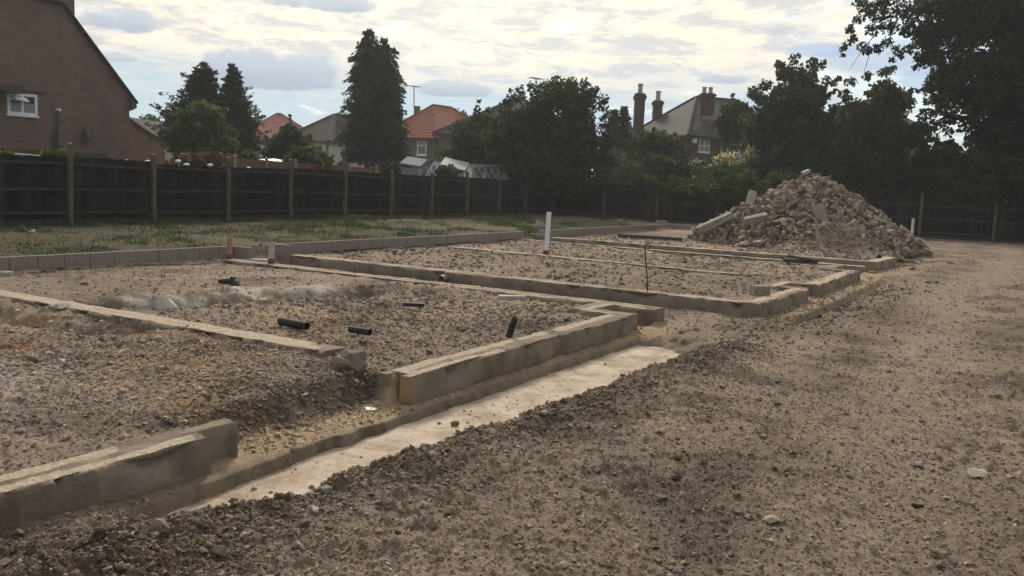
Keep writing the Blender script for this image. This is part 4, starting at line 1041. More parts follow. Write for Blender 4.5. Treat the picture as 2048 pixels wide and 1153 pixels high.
def window(parent, A, B, px0, px1, py0, py1, style='plain', wm=M_PAINT, glass=M_GLASS, sill=True, bars=(1, 1), fw=.06, curtain=False, top=.0):
    A_, d, n, L = wall_axes(A, B); t0 = online(px0, A, B) * L; t1 = online(px1, A, B) * L
    mid = A_ + d * (t0 + t1) / 2; D = depth((*mid, 3)); z1 = P((px0 + px1) / 2, py0, D)[2]; z0 = P((px0 + px1) / 2, py1, D)[2]
    if t1 < t0: t0, t1 = t1, t0
    def bx(m, ta, tb, za, zb, o0, o1):
        c = A_ + d * (ta + tb) / 2 + n * (o0 + o1) / 2; m.obox((*c, (za + zb) / 2), (*d, 0), (*n, 0), (0, 0, 1), ((tb - ta) / 2, abs(o1 - o0) / 2, (zb - za) / 2))
    m = MB(); bx(m, t0, t0 + fw, z0, z1, .0, .06); bx(m, t1 - fw, t1, z0, z1, .0, .06); bx(m, t0 + fw, t1 - fw, z0, z0 + fw, .0, .058); bx(m, t0 + fw, t1 - fw, z1 - fw, z1, .0, .058)
    nx, nz = bars
    for i in range(1, nx): c = lerp(t0, t1, i / nx); bx(m, c - fw * .45, c + fw * .45, z0 + fw, z1 - fw, .0, .055)
    if style == 'top': bx(m, t0 + fw, (t0 + t1) / 2 if nx > 1 else t1 - fw, lerp(z0, z1, .64), lerp(z0, z1, .64) + fw, 0, .052)
    elif nz > 1:
        for i in range(1, nz): c = lerp(z0, z1, i / nz); bx(m, t0 + fw, t1 - fw, c - fw * .45, c + fw * .45, 0, .052)
    fr = m.build('window', wm, parent)
    m = MB(); bx(m, t0 + fw * .5, t1 - fw * .5, z0 + fw * .5, z1 - fw * .5, .012, .03); m.build('pane', glass, fr)
    if curtain: m = MB(); bx(m, t0 + fw, lerp(t0, t1, .98) - fw, z0 + fw, lerp(z0, z1, .55), .031, .034); m.build('net_curtain', M_CURT, fr)
    if sill: m = MB(); bx(m, t0 - .06, t1 + .06, z0 - .07, z0 - .002, .0, .1); m.build('sill', wm if style != 'brick' else M_CONC, fr)
    return fr
def col_at(px, D): p = PZ(px, D, 0); return np.array([p[0], p[1]])
def hip_house(label, corners, zE, ridge, zR, wallm, roofm, over=.35, soffit=M_DARKW, name='house'):
    """corners: 4 plan points in order (seen from above, anticlockwise starting at the nearest); ridge: two plan points"""
    c = [np.array(p, float) for p in corners]; r0, r1 = [np.array((*p, zR)) for p in ridge]; cen = sum(c) / 4
    h = thing(name, label, 'house', (*cen, 0))
    m = MB()
    for i in range(4):
        a, b = c[i], c[(i + 1) % 4]; m.add([(*a, -.3), (*b, -.3), (*b, zE), (*a, zE)], [(0, 1, 2, 3)])
    wl = m.build('wall', wallm, h); quad_uv(wl.data, 0)
    e = [np.array((*(p + (p - cen) / np.linalg.norm(p - cen) * over * 1.4), zE - .12)) for p in c]
    # which ridge end belongs to which corner pair: corners 0,3 -> r0 side by distance
    near = lambda p: r0 if np.linalg.norm(p[:2] - r0[:2]) < np.linalg.norm(p[:2] - r1[:2]) else r1
    m = MB()
    for i in range(4):
        a, b = e[i], e[(i + 1) % 4]; ra, rb = near(a), near(b)
        poly = [a, b, rb] if np.allclose(ra, rb) else [a, b, rb, ra]
        m.add(poly, [tuple(range(len(poly)))])
    rf = m.build('roof', roofm, h); quad_uv(rf.data, 0)
    md = rf.modifiers.new('thick', 'SOLIDIFY'); md.thickness = .10; md.offset = 0
    m = MB()
    for i in range(4): m.tube([e[i] + np.array([0, 0, .07]), near(e[i]) + np.array([0, 0, .07])], .095, 6)
    m.tube([r0 + np.array([0, 0, .07]), r1 + np.array([0, 0, .07])], .10, 6); m.build('ridge_tiles', roofm, rf).data.uv_layers.new(name='UVMap')
    m = MB()
    for i in range(4): m.beam(e[i] - np.array([0, 0, .11]), e[(i + 1) % 4] - np.array([0, 0, .11]), .10, .12)
    m.build('gutter', soffit, h)
    return h, rf, c
def chimney(parent, x, y, z0, z1, wd, dp, pots, mat, ax=UR, corb=True, potm=M_CLAY, pot_h=.6, pot_r=.13):
    u = np.array([*ax, 0]); v = np.array([-ax[1], ax[0], 0]); m = MB(); bh = z1 - z0
    m.obox((x, y, (z0 + z1) / 2), u, v, (0, 0, 1), (wd / 2, dp / 2, bh / 2))
    if corb:
        for (f0, f1, ex) in ((.84, .88, .05), (.88, .93, .10), (.93, .965, .06)):
            m.obox((x, y, z0 + bh * (f0 + f1) / 2), u, v, (0, 0, 1), (wd / 2 + ex, dp / 2 + ex, bh * (f1 - f0) / 2))
        m.obox((x, y, z0 + bh * .60), u, v, (0, 0, 1), (wd / 2 + .03, dp / 2 + .03, .04))
    ch = m.build('chimney', mat, parent); quad_uv(ch.data, 0)
    for i in range(pots):
        o = (i - (pots - 1) / 2) * wd / max(pots, 1) * .95; q = np.array([x, y, z1]) + u * o
        mp = MB(); mp.tube([q - np.array([0, 0, .02]), q + np.array([0, 0, pot_h * .85]), q + np.array([0, 0, pot_h * .86]), q + np.array([0, 0, pot_h])], [pot_r, pot_r * .85, pot_r * 1.1, pot_r * 1.1], 12)
        mp.build('chimney_pot', potm, ch)
    return ch
def aerial(px, pyb, pyt, D, label):
    b = P(px, pyb, D); tp = P(px, pyt, D); m = MB(); m.tube([b, tp], .045, 6)
    u = np.array([*UR, 0]); v = np.array([*UD, 0]); z = tp - np.array([0, 0, .05])
    m.tube([z - u * .45 - v * .5, z + u * .45 + v * .5], .03, 5)
    for k in np.linspace(-.9, .9, 6): c = z + (u * .45 + v * .5) * k; m.tube([c - u * .25 + v * .2, c + u * .25 - v * .2], .022, 5)
    tag(m.build('tv_aerial', M_GREYP, None, b), label, 'aerial')

# --- large brick house at the left: its gable wall faces the plot, along x = -36
XA = -36.0
def ax(px, py): d = ray(px, py); return np.array([0, 0, EYE]) + d * (XA / d[0])
cor = ax(259, 240); apx = ax(122, 10); chr_ = ax(149, 45); eav = ax(259, 194)
hA = thing('brick_house', 'large dark brick house with steep roof at the left edge, white window', 'house', (XA, cor[1] - 5, 0))
yR, zE = cor[1], eav[2]; yT, zT = apx[1], apx[2]; yL = 2 * (yT - 2.2) - yR - 1.0; zTL = ax(40, 2)[2]
prof = [(yR, -.3), (yR, zE), (yT, zT), (yT - 4.4, zT), (yL, zE), (yL, -.3)]
wl = poly_part('wall', [[(XA, y_, z_) for (y_, z_) in prof]], M_BRICKA, hA, (-9, 0, 0))
m = MB()
for (a, b) in ((prof[1], prof[2]), (prof[2], prof[3]), (prof[3], prof[4])):
    a, b = np.array(a, float), np.array(b, float); d = (b - a) / np.linalg.norm(b - a); n = np.array([-d[1], d[0]]); n = n if n[1] > 0 else -n
    a2, b2 = a - d * (.42 if abs(a[1] - zE) < .01 else 0), b + d * (.42 if abs(b[1] - zE) < .01 else 0)
    q = [a2 + n * .02, b2 + n * .02, b2 + n * .10, a2 + n * .10]; m.prism([(XA + .18, *k) for k in q], (-9.4, 0, 0))
rf = m.build('roof', M_DTILE, hA); quad_uv(rf.data, 0)
zS = ax(258, 222)[2]
m = MB(); m.prism([(XA + .16, *k) for k in ((yR - .02, zE), (yR + .27, zE - .36), (yR + .27, zE - .48), (yR - .02, zS))], (-9.3, 0, 0)); m.build('eaves_board', M_DARKW, rf)
cb = ax(120, 20); m = MB(); m.box((XA - .9, cb[1], zT - 2.4), (XA + .02, chr_[1], zT + 2.4)); m.box((XA - .95, cb[1] - .06, zT + 2.4), (XA + .08, chr_[1] + .08, zT + 2.6)); ch = m.build('chimney', M_BRICKA, rf); quad_uv(ch.data, 0)
for i in range(2): m = MB(); m.tube([(XA - .45, lerp(cb[1], chr_[1], .3 + .4 * i), zT + 2.6), (XA - .45, lerp(cb[1], chr_[1], .3 + .4 * i), zT + 3.2)], [.14, .11], 12); m.build('chimney_pot', M_CLAY, ch)
A_, B_ = (XA, 0.0), (XA, 60.0)
wf = window(hA, A_, B_, 18, 77, 188, 231, 'top', bars=(2, 1), fw=.11, curtain=True, sill=True)
# the open top light of the window
q0 = ax(21, 192); q1 = ax(50, 203); m = MB(); m.prism([(XA + .07, q0[1] + .02, q0[2] - .02), (XA + .07, q1[1], q0[2] - .05), (XA + .32, q1[1], q1[2] - .06), (XA + .32, q0[1] + .02, q1[2] - .02)], (.03, 0, .02)); m.build('top_light', M_PAINT, wf)
# small flat porch roof and dark band above the window, left
q0 = ax(-60, 168); q1 = ax(31, 176); m = MB(); m.box((XA, q0[1], q1[2] - .25), (XA + .7, q1[1], q1[2] + .05)); m.build('canopy', M_DARKW, hA)
q0 = ax(31, 178); q1 = ax(78, 181); m = MB(); m.box((XA, q0[1], q0[2] - .10), (XA + .05, q1[1] + .3, q0[2])); m.build('lintel', M_DARKW, hA)
for (a, b, r) in (((112, 224), (112, 300), .05), ((106, 264), (106, 300), .045)):
    q0, q1 = ax(*a), ax(*b); m = MB(); m.tube([(XA + .08, q0[1], q0[2]), (XA + .08, q0[1], q1[2])], r, 8); m.build('waste_pipe', M_DARKW, hA)
q0 = ax(113, 221); m = MB(); m.tube([(XA + .02, q0[1], q0[2]), (XA + .25, q0[1], q0[2] + .02)], [.07, .06], 10); m.build('vent_terminal', M_PAINT, hA)
q0 = ax(168, 266); m = MB(); m.tube([(XA + .25, q0[1], q0[2]), (XA + .30, q0[1] + .02, q0[2] + .02), (XA + .36, q0[1] + .05, q0[2] + .03)], [.10, .30, .36], 20); m.tube([(XA, q0[1] - .1, q0[2] - .45), (XA + .28, q0[1], q0[2])], .03, 6); m.tube([(XA + .3, q0[1], q0[2] - .3), (XA + .75, q0[1] + .1, q0[2] - .05)], .02, 6)
m.build('satellite_dish', simple('dark_mesh_metal', (.075, .075, .078), (.11, .11, .11), 9, .7, .2, .004, .2), hA)
# lean-to extension roofs in front of the house
ext = thing('lean_to', 'low flat roofed lean-to with a pale roof sheet before the large brick house', 'outbuilding', (-30, 14, 0))
X1 = -31.0
def ex(px, py, X_=X1): d = ray(px, py); return np.array([0, 0, EYE]) + d * (X_ / d[0])
q0, q1 = ex(-150, 306), ex(205, 309); zt = ex(100, 302)[2]
m = MB(); m.box((X1 - 4.5, q0[1], -.3), (X1, q1[1], zt - .32)); wl = m.build('wall', M_BRICKA, ext); quad_uv(wl.data, 0)
m = MB(); m.box((X1 - 4.6, q0[1] - .1, zt - .30), (X1 + .15, q1[1] + .1, zt)); m.build('flat_roof', M_DARKW, ext)
q0, q1 = ex(30, 311, -27.0), ex(172, 312, -27.0); zt2 = ex(100, 309.5, -27.0)[2]
m = MB(); m.prism([(-27.0, q0[1], zt2 - .02), (-27.0, q1[1], zt2 - .12), (-30.5, q1[1], zt2 + .02), (-30.5, q0[1], zt2 + .12)], (0, 0, -.06)); m.build('roof_sheet', M_POLY, ext)
for yy in (q0[1] + .1, q1[1] - .1):
    for xx in (-27.2, -30.3): m = MB(); m.beam((xx, yy, -.2), (xx, yy, zt2 - .15), .08, .08); m.build('post', M_DARKW, ext)

# --- brick house with a white rear extension, between the big house and the conifers
hB = thing('brick_house', 'orange brick gable house with white extension, behind the large house corner', 'house', (*col_at(285, 52), 0))
A2, B2 = col_at(215, 50), col_at(313, 54); D0 = 52
zl = P(262, 241, 52)[2]; zr = P(313, 277, 54)[2]; nB = np.array([*UD, 0]) * 7
wl = poly_part('wall', [[(*A2, -.3), (*B2, -.3), (*B2, zr), (*col_at(258, 52), zl), (*A2, zl - .2)]], M_BRICKB, hB, nB)
m = MB(); a, b = np.array([*col_at(258, 51.9), zl + .02]), np.array([*col_at(316, 53.9), zr - .05]); o_ = np.array([*UD, 0]) * -.15
m.prism([a + o_, b + o_, b + o_ + nB * 1.04, a + o_ + nB * 1.04], (0, 0, .14)); m.build('roof', M_DTILE, hB).data.uv_layers.new(name='UVMap')
A3, B3 = col_at(314, 55), col_at(362, 56); zt = P(330, 276, 55)[2]
m = MB(); m.prism([(*A3, -.3), (*B3, -.3), (*B3, zt), (*A3, zt)], np.array([*UD, 0]) * 4); m.build('extension_wall', M_REND, hB)
window(hB, A3, B3, 327, 338, 291, 301, bars=(1, 1), fw=.06); q = np.array([*col_at(316, 54.9), 0]); m = MB(); m.tube([q, q + np.array([0, 0, zt])], .06, 8); m.build('down_pipe', M_GREYP, hB)

# --- hipped houses: corner nearest first, then anticlockwise
def corner_house(label, pxn, Dn, th, wl, wr, pyE, pyR, wallm, roofm, name='house', rl=None):
    """nearest corner at pixel pxn; left face runs off at angle th to the view plane, width wl; right face width wr"""
    n = col_at(pxn, Dn); ul = -UR * math.cos(th) + UD * math.sin(th); ur = UR * math.sin(th) + UD * math.cos(th)
    c = [n, n + ur * wr, n + ur * wr + ul * wl, n + ul * wl]
    zE_ = P(pxn, pyE, Dn)[2]; hw = min(wl, wr) / 2; mid = n + ul * wl / 2
    if wr >= wl: r0, r1 = n + ul * wl / 2 + ur * hw, n + ul * wl / 2 + ur * (wr - hw)
    else: r0, r1 = n + ur * wr / 2 + ul * hw, n + ur * wr / 2 + ul * (wl - hw)
    px_ = None; zR_ = P(pxn, pyR, depth((*r0, 8)))[2]
    return hip_house(label, c, zE_, (r0, r1), zR_, wallm, roofm, name=name)
hR, rfR, cR = corner_house('pebbledashed house with a bright red tiled hipped roof', 868, 73, R(36), 6.2, 8.6, 274.5, 212, M_PEBB, M_RTILE, 'red_roof_house')
window(hR, cR[3], cR[0], 832, 851, 283, 311, bars=(1, 1), fw=.11, style='top')
q = (cR[3] * .6 + cR[2] * .4); chimney(rfR, *(cR[3] + (cR[2] - cR[3]) * .35 + (cR[0] - cR[3]) * .22), 5.2, P(826, 214, 78)[2], .5, .5, 0, M_BRICKB, corb=False)
aerial(828, 218, 172, 78, 'tall thin television aerial on the chimney of the red roofed house')
hD, rfD, cD = corner_house('white rendered house with dark brown hipped roof left of the tall conifer', 657, 78, R(38), 6.4, 8.0, 281, 230, M_REND, M_DTILE, 'dark_roof_house')
q = cD[0] + (cD[3] - cD[0]) * .04; m = MB(); m.tube([(*(q - UD * .1), -.2), (*(q - UD * .1), P(650, 284, 78)[2])], .08, 8); m.build('down_pipe', M_DARKW, hD)
dm = P(688, 250, 82); m = MB(); m.obox(dm, (*UR, 0), (*UD, 0), (0, 0, 1), (.5, 1.2, .65)); m.build('dormer', M_PEBB, rfD)
hP, rfP, cP = corner_house('far house with a pale pink tiled roof glimpsed between the trees', 536, 92, R(40), 7.0, 7.5, 283, 228, M_REND, M_PTILE, 'pink_roof_house')
hC, rfC, cC = corner_house('house mostly hidden by the big bushy tree, grey brown roof slope showing', 1075, 66, R(30), 9.0, 9.0, 268, 198, M_PEBB, M_DTILE, 'hidden_house')
aerial(1072, 205, 156, 68, 'television aerial rising above the big bushy tree')

# --- old brick house with tall chimneys
D0 = 63
hV_c = [col_at(1368, D0), col_at(1530, D0 + 4.5), col_at(1500, D0 + 14), col_at(1243, D0 + 9)]
zEV = P(1380, 270, D0)[2]
hV, rfV, _c = hip_house('old dark brick house with slate roof and three chimneys, right of centre', hV_c, zEV, (col_at(1378, D0 + 7), col_at(1462, D0 + 8.5)), P(1400, 200, D0 + 7.5)[2], M_BRICKV, M_SLATE, over=.3, name='old_brick_house')
window(hV, hV_c[0], hV_c[1], 1390, 1411, 279, 305, bars=(2, 2), fw=.07, curtain=True)
window(hV, hV_c[0], hV_c[1], 1459, 1483, 290, 322, bars=(2, 2), fw=.08)
window(hV, hV_c[3], hV_c[0], 1266, 1288, 296, 320, bars=(2, 2), fw=.07, curtain=True)
q = hV_c[0] + (hV_c[1] - hV_c[0]) * .38; dd = np.array([*(q - UD * .1), 0]); m = MB(); m.tube([dd, dd + np.array([0, 0, zEV])], .05, 8); m.build('down_pipe', M_GREYP, hV)
q = hV_c[0] + (hV_c[1] - hV_c[0]) * .06; m = MB(); m.obox((*(q - UD * .15), P(1379, 282, D0)[2]), (*UR, 0), (*UD, 0), (0, 0, 1), (.16, .15, .17)); m.build('alarm_box', M_PAINT, hV)
def chim(px, pyb, pyt, D, wpx, pots, lbl=None, pot_h=.75):
    p = PZ(px, D, 0); chimney(rfV, p[0], p[1], P(px, pyb, D)[2], P(px, pyt, D)[2], wpx * D / FPX, .75 if pots < 2 else .8, pots, M_BRICKV, pot_h=pot_h, pot_r=.2 if pots < 2 else .16, potm=M_CONCP)
chim(1267, 272, 190, 71, 19, 1); chim(1303, 262, 204, 72, 17, 1); chim(1399, 232, 190, 66, 26, 2, pot_h=.45)
# low wing of the old house, left, and a far roof seen through the trees at right
hW = thing('low_outhouse', 'small dark red outhouse with slate roof left of the old brick house', 'outbuilding', (*col_at(1225, 56), 0))
A4, B4 = col_at(1196, 56), col_at(1240, 57); z1 = P(1218, 318, 56)[2]
m = MB(); m.prism([(*A4, -.3), (*B4, -.3), (*B4, z1), (*A4, z1)], np.array([*UD, 0]) * 5); wl = m.build('wall', M_BRICKV, hW); quad_uv(wl.data, 0)
a, b = np.array([*A4, z1]), np.array([*B4, z1]); m = MB(); m.prism([a - [*UD * .3, .1], b - [*UD * .3, .1], b + np.array([*UD * 2.5, 1.3]), a + np.array([*UD * 2.5, 1.3])], (0, 0, .1)); rw = m.build('roof', M_SLATE, hW); quad_uv(rw.data, 0)
hF, rfF, cF = corner_house('far grey roofed house glimpsed between the dark trees at right', 1790, 66, R(35), 7, 8, 246, 205, M_PEBB, M_SLATE, 'far_house')

# --- greenhouses and sheds beyond the left fence
def greenhouse(px0, px1, pyR, D, zE, dep, label, n=UD, covered=False):
    A_, B_ = col_at(px0, D), col_at(px1, D); n = n / np.linalg.norm(n); zR = P((px0 + px1) / 2, pyR, D + .5)[2]
    g = thing('greenhouse', label, 'greenhouse', (*((A_ + B_) / 2), 0)); fr = MB(); gl = MB()
    mid = (A_ + B_) / 2; pts = lambda o: [np.array([*(A_ + n * o), 0]), np.array([*(A_ + n * o), zE]), np.array([*(mid + n * o), zR]), np.array([*(B_ + n * o), zE]), np.array([*(B_ + n * o), 0])]
    k = 5; rows = [pts(dep * i / k) for i in range(k + 1)]
    for r_ in rows:
        for p, q in zip(r_[:-1], r_[1:]): fr.tube([p, q], .035, 5)
    for j in (1, 2, 3): fr.tube([rows[0][j], rows[-1][j]], .045, 5)
    for t_ in (.25, .5, .75):
        fr.tube([lerp(rows[0][1], rows[0][2], t_) * np.array([1, 1, 0]), lerp(rows[0][1], rows[0][2], t_)], .025, 5); fr.tube([lerp(rows[0][3], rows[0][2], t_) * np.array([1, 1, 0]), lerp(rows[0][3], rows[0][2], t_)], .025, 5)
    fr.build('frame', M_GREYP if not covered else M_PAINT, g)
    for i in range(k):
        for j in range(4): gl.add([rows[i][j], rows[i + 1][j], rows[i + 1][j + 1], rows[i][j + 1]], [(0, 1, 2, 3)])
    gl.add(rows[0], [(0, 1, 2, 3, 4)]); gl.add(rows[-1], [(4, 3, 2, 1, 0)])
    gl.build('glazing', M_CLEAR if not covered else M_POLY, g)
greenhouse(911, 960, 330, 41.5, 1.55, 2.0, 'glass greenhouse with pointed roof behind the left fence, the right hand one', n=UR * .72 + UD * .7)
greenhouse(846, 884, 326, 44, 1.75, 2.4, 'pale frosted greenhouse left of the glass one, below the red roofed house', n=UR * .1 + UD, covered=True)
def shed(px0, px1, py0, py1, D, label, roofm, wallm, name='shed', rise=.25):
    A_, B_ = col_at(px0, D), col_at(px1, D); z0 = P(px0, py0, D)[2]; z1 = P(px1, py1, D)[2]; s = thing(name, label, 'shed', (*((A_ + B_) / 2), 0)); n = np.array([*UD, 0])
    m = MB(); m.prism([(*A_, -.2), (*B_, -.2), (*B_, z1 - .1), (*A_, z0 - .1)], n * 3); wl = m.build('wall', wallm, s); quad_uv(wl.data, 0)
    a, b = np.array([*A_, z0]), np.array([*B_, z1]); u = (b - a) / np.linalg.norm(b - a) * .12
    m = MB(); m.prism([a - u - n * .15, b + u - n * .15, b + u + n * 3.1 + np.array([0, 0, rise]), a - u + n * 3.1 + np.array([0, 0, rise])], (0, 0, .07)); rr = m.build('roof', roofm, s); quad_uv(rr.data, 0)
M_DULL = simple('dull_white_sheet', (.28, .30, .31), (.21, .23, .24), 3, .9, .1, .004, .06)
M_SHEET = simple('grey_sheet', (.17, .19, .21), (.13, .145, .16), 3, .9, .1, .004, .06)
shed(802, 834, 330, 335, 43, 'shed with blue grey sheet roof beside the ivy bush on the fence', M_SHEET, M_GREYP, rise=.40)
shed(836, 884, 321, 325, 54, 'flat white canopy roof in front of the red roofed house', M_DULL, M_GREYP, rise=.0)
shed(882, 924, 333, 343, 45, 'lean-to with bright white sloping roof between the two greenhouses', M_POLY, M_GREYP, rise=.45)
shed(893, 934, 332, 340, 48, 'dark grey roofed shed behind the bright white lean-to', M_SLATE, M_DARKW, rise=.5)
shed(512, 562, 324, 332, 36, 'low shed with dark grey felt roof behind the left fence', M_GREYP, M_DARKW, rise=.12)
gf = [col_at(px, D_) for px, D_ in ((470, 31), (530, 33), (590, 35), (645, 37), (697, 39), (750, 41), (800, 43), (850, 45))]
fence('garden_fence', 'brown garden fence with pale posts, beyond the left fence', [tuple(p) for p in gf], 1.95, 1.85, (.5, 1.5), base=.25, post_w=.09, boards_mat=M_REDW, post_mat=M_WOOD, side=1)

# ------------------------------------------------------------------ trees and shrubs
def leaf_cards(pos, size, dirn=None, spread=1.0, aspect=1.6, fold=.25):
    """one small bent four-sided leaf (or leaf spray) per position"""
    n = len(pos); a = rng.normal(size=(n, 3))
    if dirn is not None: a = dirn + spread * a * .5
    a /= np.linalg.norm(a, axis=1)[:, None] + 1e-9
    b = np.cross(a, rng.normal(size=(n, 3))); b /= np.linalg.norm(b, axis=1)[:, None] + 1e-9; c = np.cross(a, b)
    L = size[:, None] * aspect ** .5; W = size[:, None] / aspect ** .5
    V = np.stack([pos - a * L * .5, pos + b * W * .5 + c * W * fold, pos + a * L * .5, pos - b * W * .5 + c * W * fold], 1).reshape(-1, 3)
    F = np.arange(4 * n).reshape(-1, 4); return V, F
def leaf_colours(n, c, var=.30, warm=.05, clump=None):
    k = rng.uniform(1 - var, 1 + var, (n, 1)); col = np.array(c)[None] * k
    if clump is not None: col = col * clump[:, None]
    w_ = rng.uniform(0, 1, n) < warm; col[w_] = col[w_] * np.array([1.9, 1.25, .9]); return np.clip(col, .003, .6)
def branch_tree(name, parent, base, tips, r0, zt, mat=M_BARK):
    """trunk and limbs as one mesh: every limb springs from the nearest limb already grown"""
    m = MB(); base = np.array(base, float); top = base + np.array([rng.normal(0, .25), rng.normal(0, .25), zt]); k = 7
    tr = [lerp(base, top, i / k) + np.array([*rng.normal(0, .06 * (i > 0), 2), 0]) for i in range(k + 1)]
    rad = list(np.linspace(r0, r0 * .22, k + 1)); m.tube(tr, rad, 9)
    nodes = [(p, r) for p, r in zip(tr[1:], rad[1:])]
    ax_ = base[:2]
    for tp in sorted([np.array(t_, float) for t_ in tips], key=lambda q: np.hypot(*(q[:2] - ax_))):
        best, s0, rr = 1e9, None, 0
        for p, r in nodes:
            d = tp - p; c = np.linalg.norm(d) + .9 * max(0, p[2] - tp[2] + .15 * np.hypot(d[0], d[1])) + .35 * np.hypot(*(p[:2] - ax_)) * 0
            if c < best: best, s0, rr = c, p, r
        L = np.linalg.norm(tp - s0); w_ = .09 * L
        pts = [s0, lerp(s0, tp, .33) + np.array([0, 0, .07 * L]) + rng.normal(0, w_, 3) * .6, lerp(s0, tp, .66) + np.array([0, 0, .06 * L]) + rng.normal(0, w_, 3) * .6, tp]
        r1 = min(rr * .62, .012 + .022 * L + .2 * rr); rs = [r1, r1 * .75, r1 * .5, max(r1 * .22, .006)]
        m.tube(pts, rs, 6); nodes += [(pts[1], rs[1]), (pts[2], rs[2]), (pts[3], rs[3])]
    return m.build(name, mat, parent, smooth=True)
def profile_points(rows, D, n, edge=.55, depthk=.9, inset=0.0):
    """random points inside the crown: rows = (pixel y, left x, right x) at depth D; the crown is as deep as it is wide"""
    ys = np.array([r[0] for r in rows], float); xl = np.array([r[1] for r in rows], float); xr = np.array([r[2] for r in rows], float)
    ip = inset * FPX / D; ip = min(ip, (xr - xl).max() * .22); xm = (xl + xr) / 2; xl = np.minimum(xl + ip, xm - 1); xr = np.maximum(xr - ip, xm + 1); ys = ys + ip * .8 * np.linspace(1, 0, len(ys))
    wd = np.interp(np.linspace(ys[0], ys[-1], 200), ys, xr - xl); cdf = np.cumsum(wd ** 1.3); cdf /= cdf[-1]
    py = np.interp(rng.uniform(0, 1, n), cdf, np.linspace(ys[0], ys[-1], 200)); l = np.interp(py, ys, xl); r = np.interp(py, ys, xr)
    rad = rng.uniform(0, 1, n) ** edge; th = rng.uniform(0, 2 * np.pi, n)
    px = (l + r) / 2 + (r - l) / 2 * rad * np.cos(th); hw = (r - l) / 2 * D / FPX; dd = hw * rad * np.sin(th) * depthk
    out = np.array([P(a, b, D) for a, b in zip(px, py)]); out[:, :2] += UD[None] * dd[:, None]; return out
def broad_tree(label, rows, D, base_px, colour, leaf=.16, nclump=70, per=170, crad=.55, group=None, name='broadleaf_tree', trunk=.16, warm=.03, extra=None, cat='tree', mat=None, squash=.8, edge=.5, limbs=16, var=.35, droop=0.0, upright=0.0):
    b = PZ(base_px, D, 0); b[2] = gz(b[0], b[1]) if np.hypot(b[0], b[1]) < 45 else 0.0
    t = thing(name, label, cat, b, group)
    c = profile_points(rows, D, nclump, edge, inset=.75 * crad)
    rad = crad * rng.uniform(.6, 1.25, len(c))
    ce = profile_points(rows, D, int(nclump * .55), 0.0, inset=.65 * crad); mid_ = np.array([b[0], b[1], 0]); ce = ce + (ce - np.array([*ce.mean(0)])) * rng.uniform(.0, .10, (len(ce), 1)); c = np.concatenate([c, ce]); rad = np.concatenate([rad, crad * rng.uniform(.28, .55, len(ce))])
    cm = ce.mean(0)
    for q in ce[rng.permutation(len(ce))[:int(len(ce) * .45)]]:
        o_ = (q - cm) * np.array([1, 1, .8]) + np.array([0, 0, .35]); o_ = o_ / np.linalg.norm(o_); kk = np.arange(1, rng.integers(3, 5))
        sp = q[None] + o_[None] * (kk * crad * rng.uniform(.32, .48))[:, None] + rng.normal(0, .10 * crad, (len(kk), 3)); c = np.concatenate([c, sp]); rad = np.concatenate([rad, crad * np.linspace(.34, .20, len(kk))])
    if extra is not None:
        e = np.array([P(x, y, D + dz) for x, y, dz, r_ in extra]); c = np.concatenate([c, e]); rad = np.concatenate([rad, np.array([r_ for *_, r_ in extra])])
    cl = np.repeat(np.arange(len(c)), np.maximum((per * (rad / crad) ** 2).astype(int), 12)); n = len(cl)
    off = rng.normal(size=(n, 3)); off /= np.linalg.norm(off, axis=1)[:, None]; off *= (rng.uniform(0, 1, n) ** .42)[:, None]; off[:, 2] *= squash
    off[:, 2] += upright * off[:, 2] * (off[:, 2] > 0)
    pos = c[cl] + off * rad[cl][:, None]; pos[:, 2] = np.maximum(pos[:, 2], b[2] + .1)
    d = off + np.array([0, 0, -.3 - droop]); V, F = leaf_cards(pos, leaf * rng.uniform(.6, 1.35, n), d, 1.6)
    ck = rng.uniform(.55, 1.5, len(c))[cl]
    me = np_mesh('crown', V - b, F, np.repeat(leaf_colours(n, colour, var, warm, ck), 4, 0)); link('crown', me, mat or M_LEAF, t)
    top = min(r[0] for r in rows); zt = P(base_px, lerp(top, rows[-1][0], .25), D)[2] - b[2]
    tips = c[rng.permutation(len(c))[:limbs]]
    if extra is not None: tips = np.concatenate([tips, e[rng.permutation(len(e))[:limbs]]])
    branch_tree('trunk', t, b - np.array([0, 0, .2]), tips, trunk, max(zt, .5))
    return t
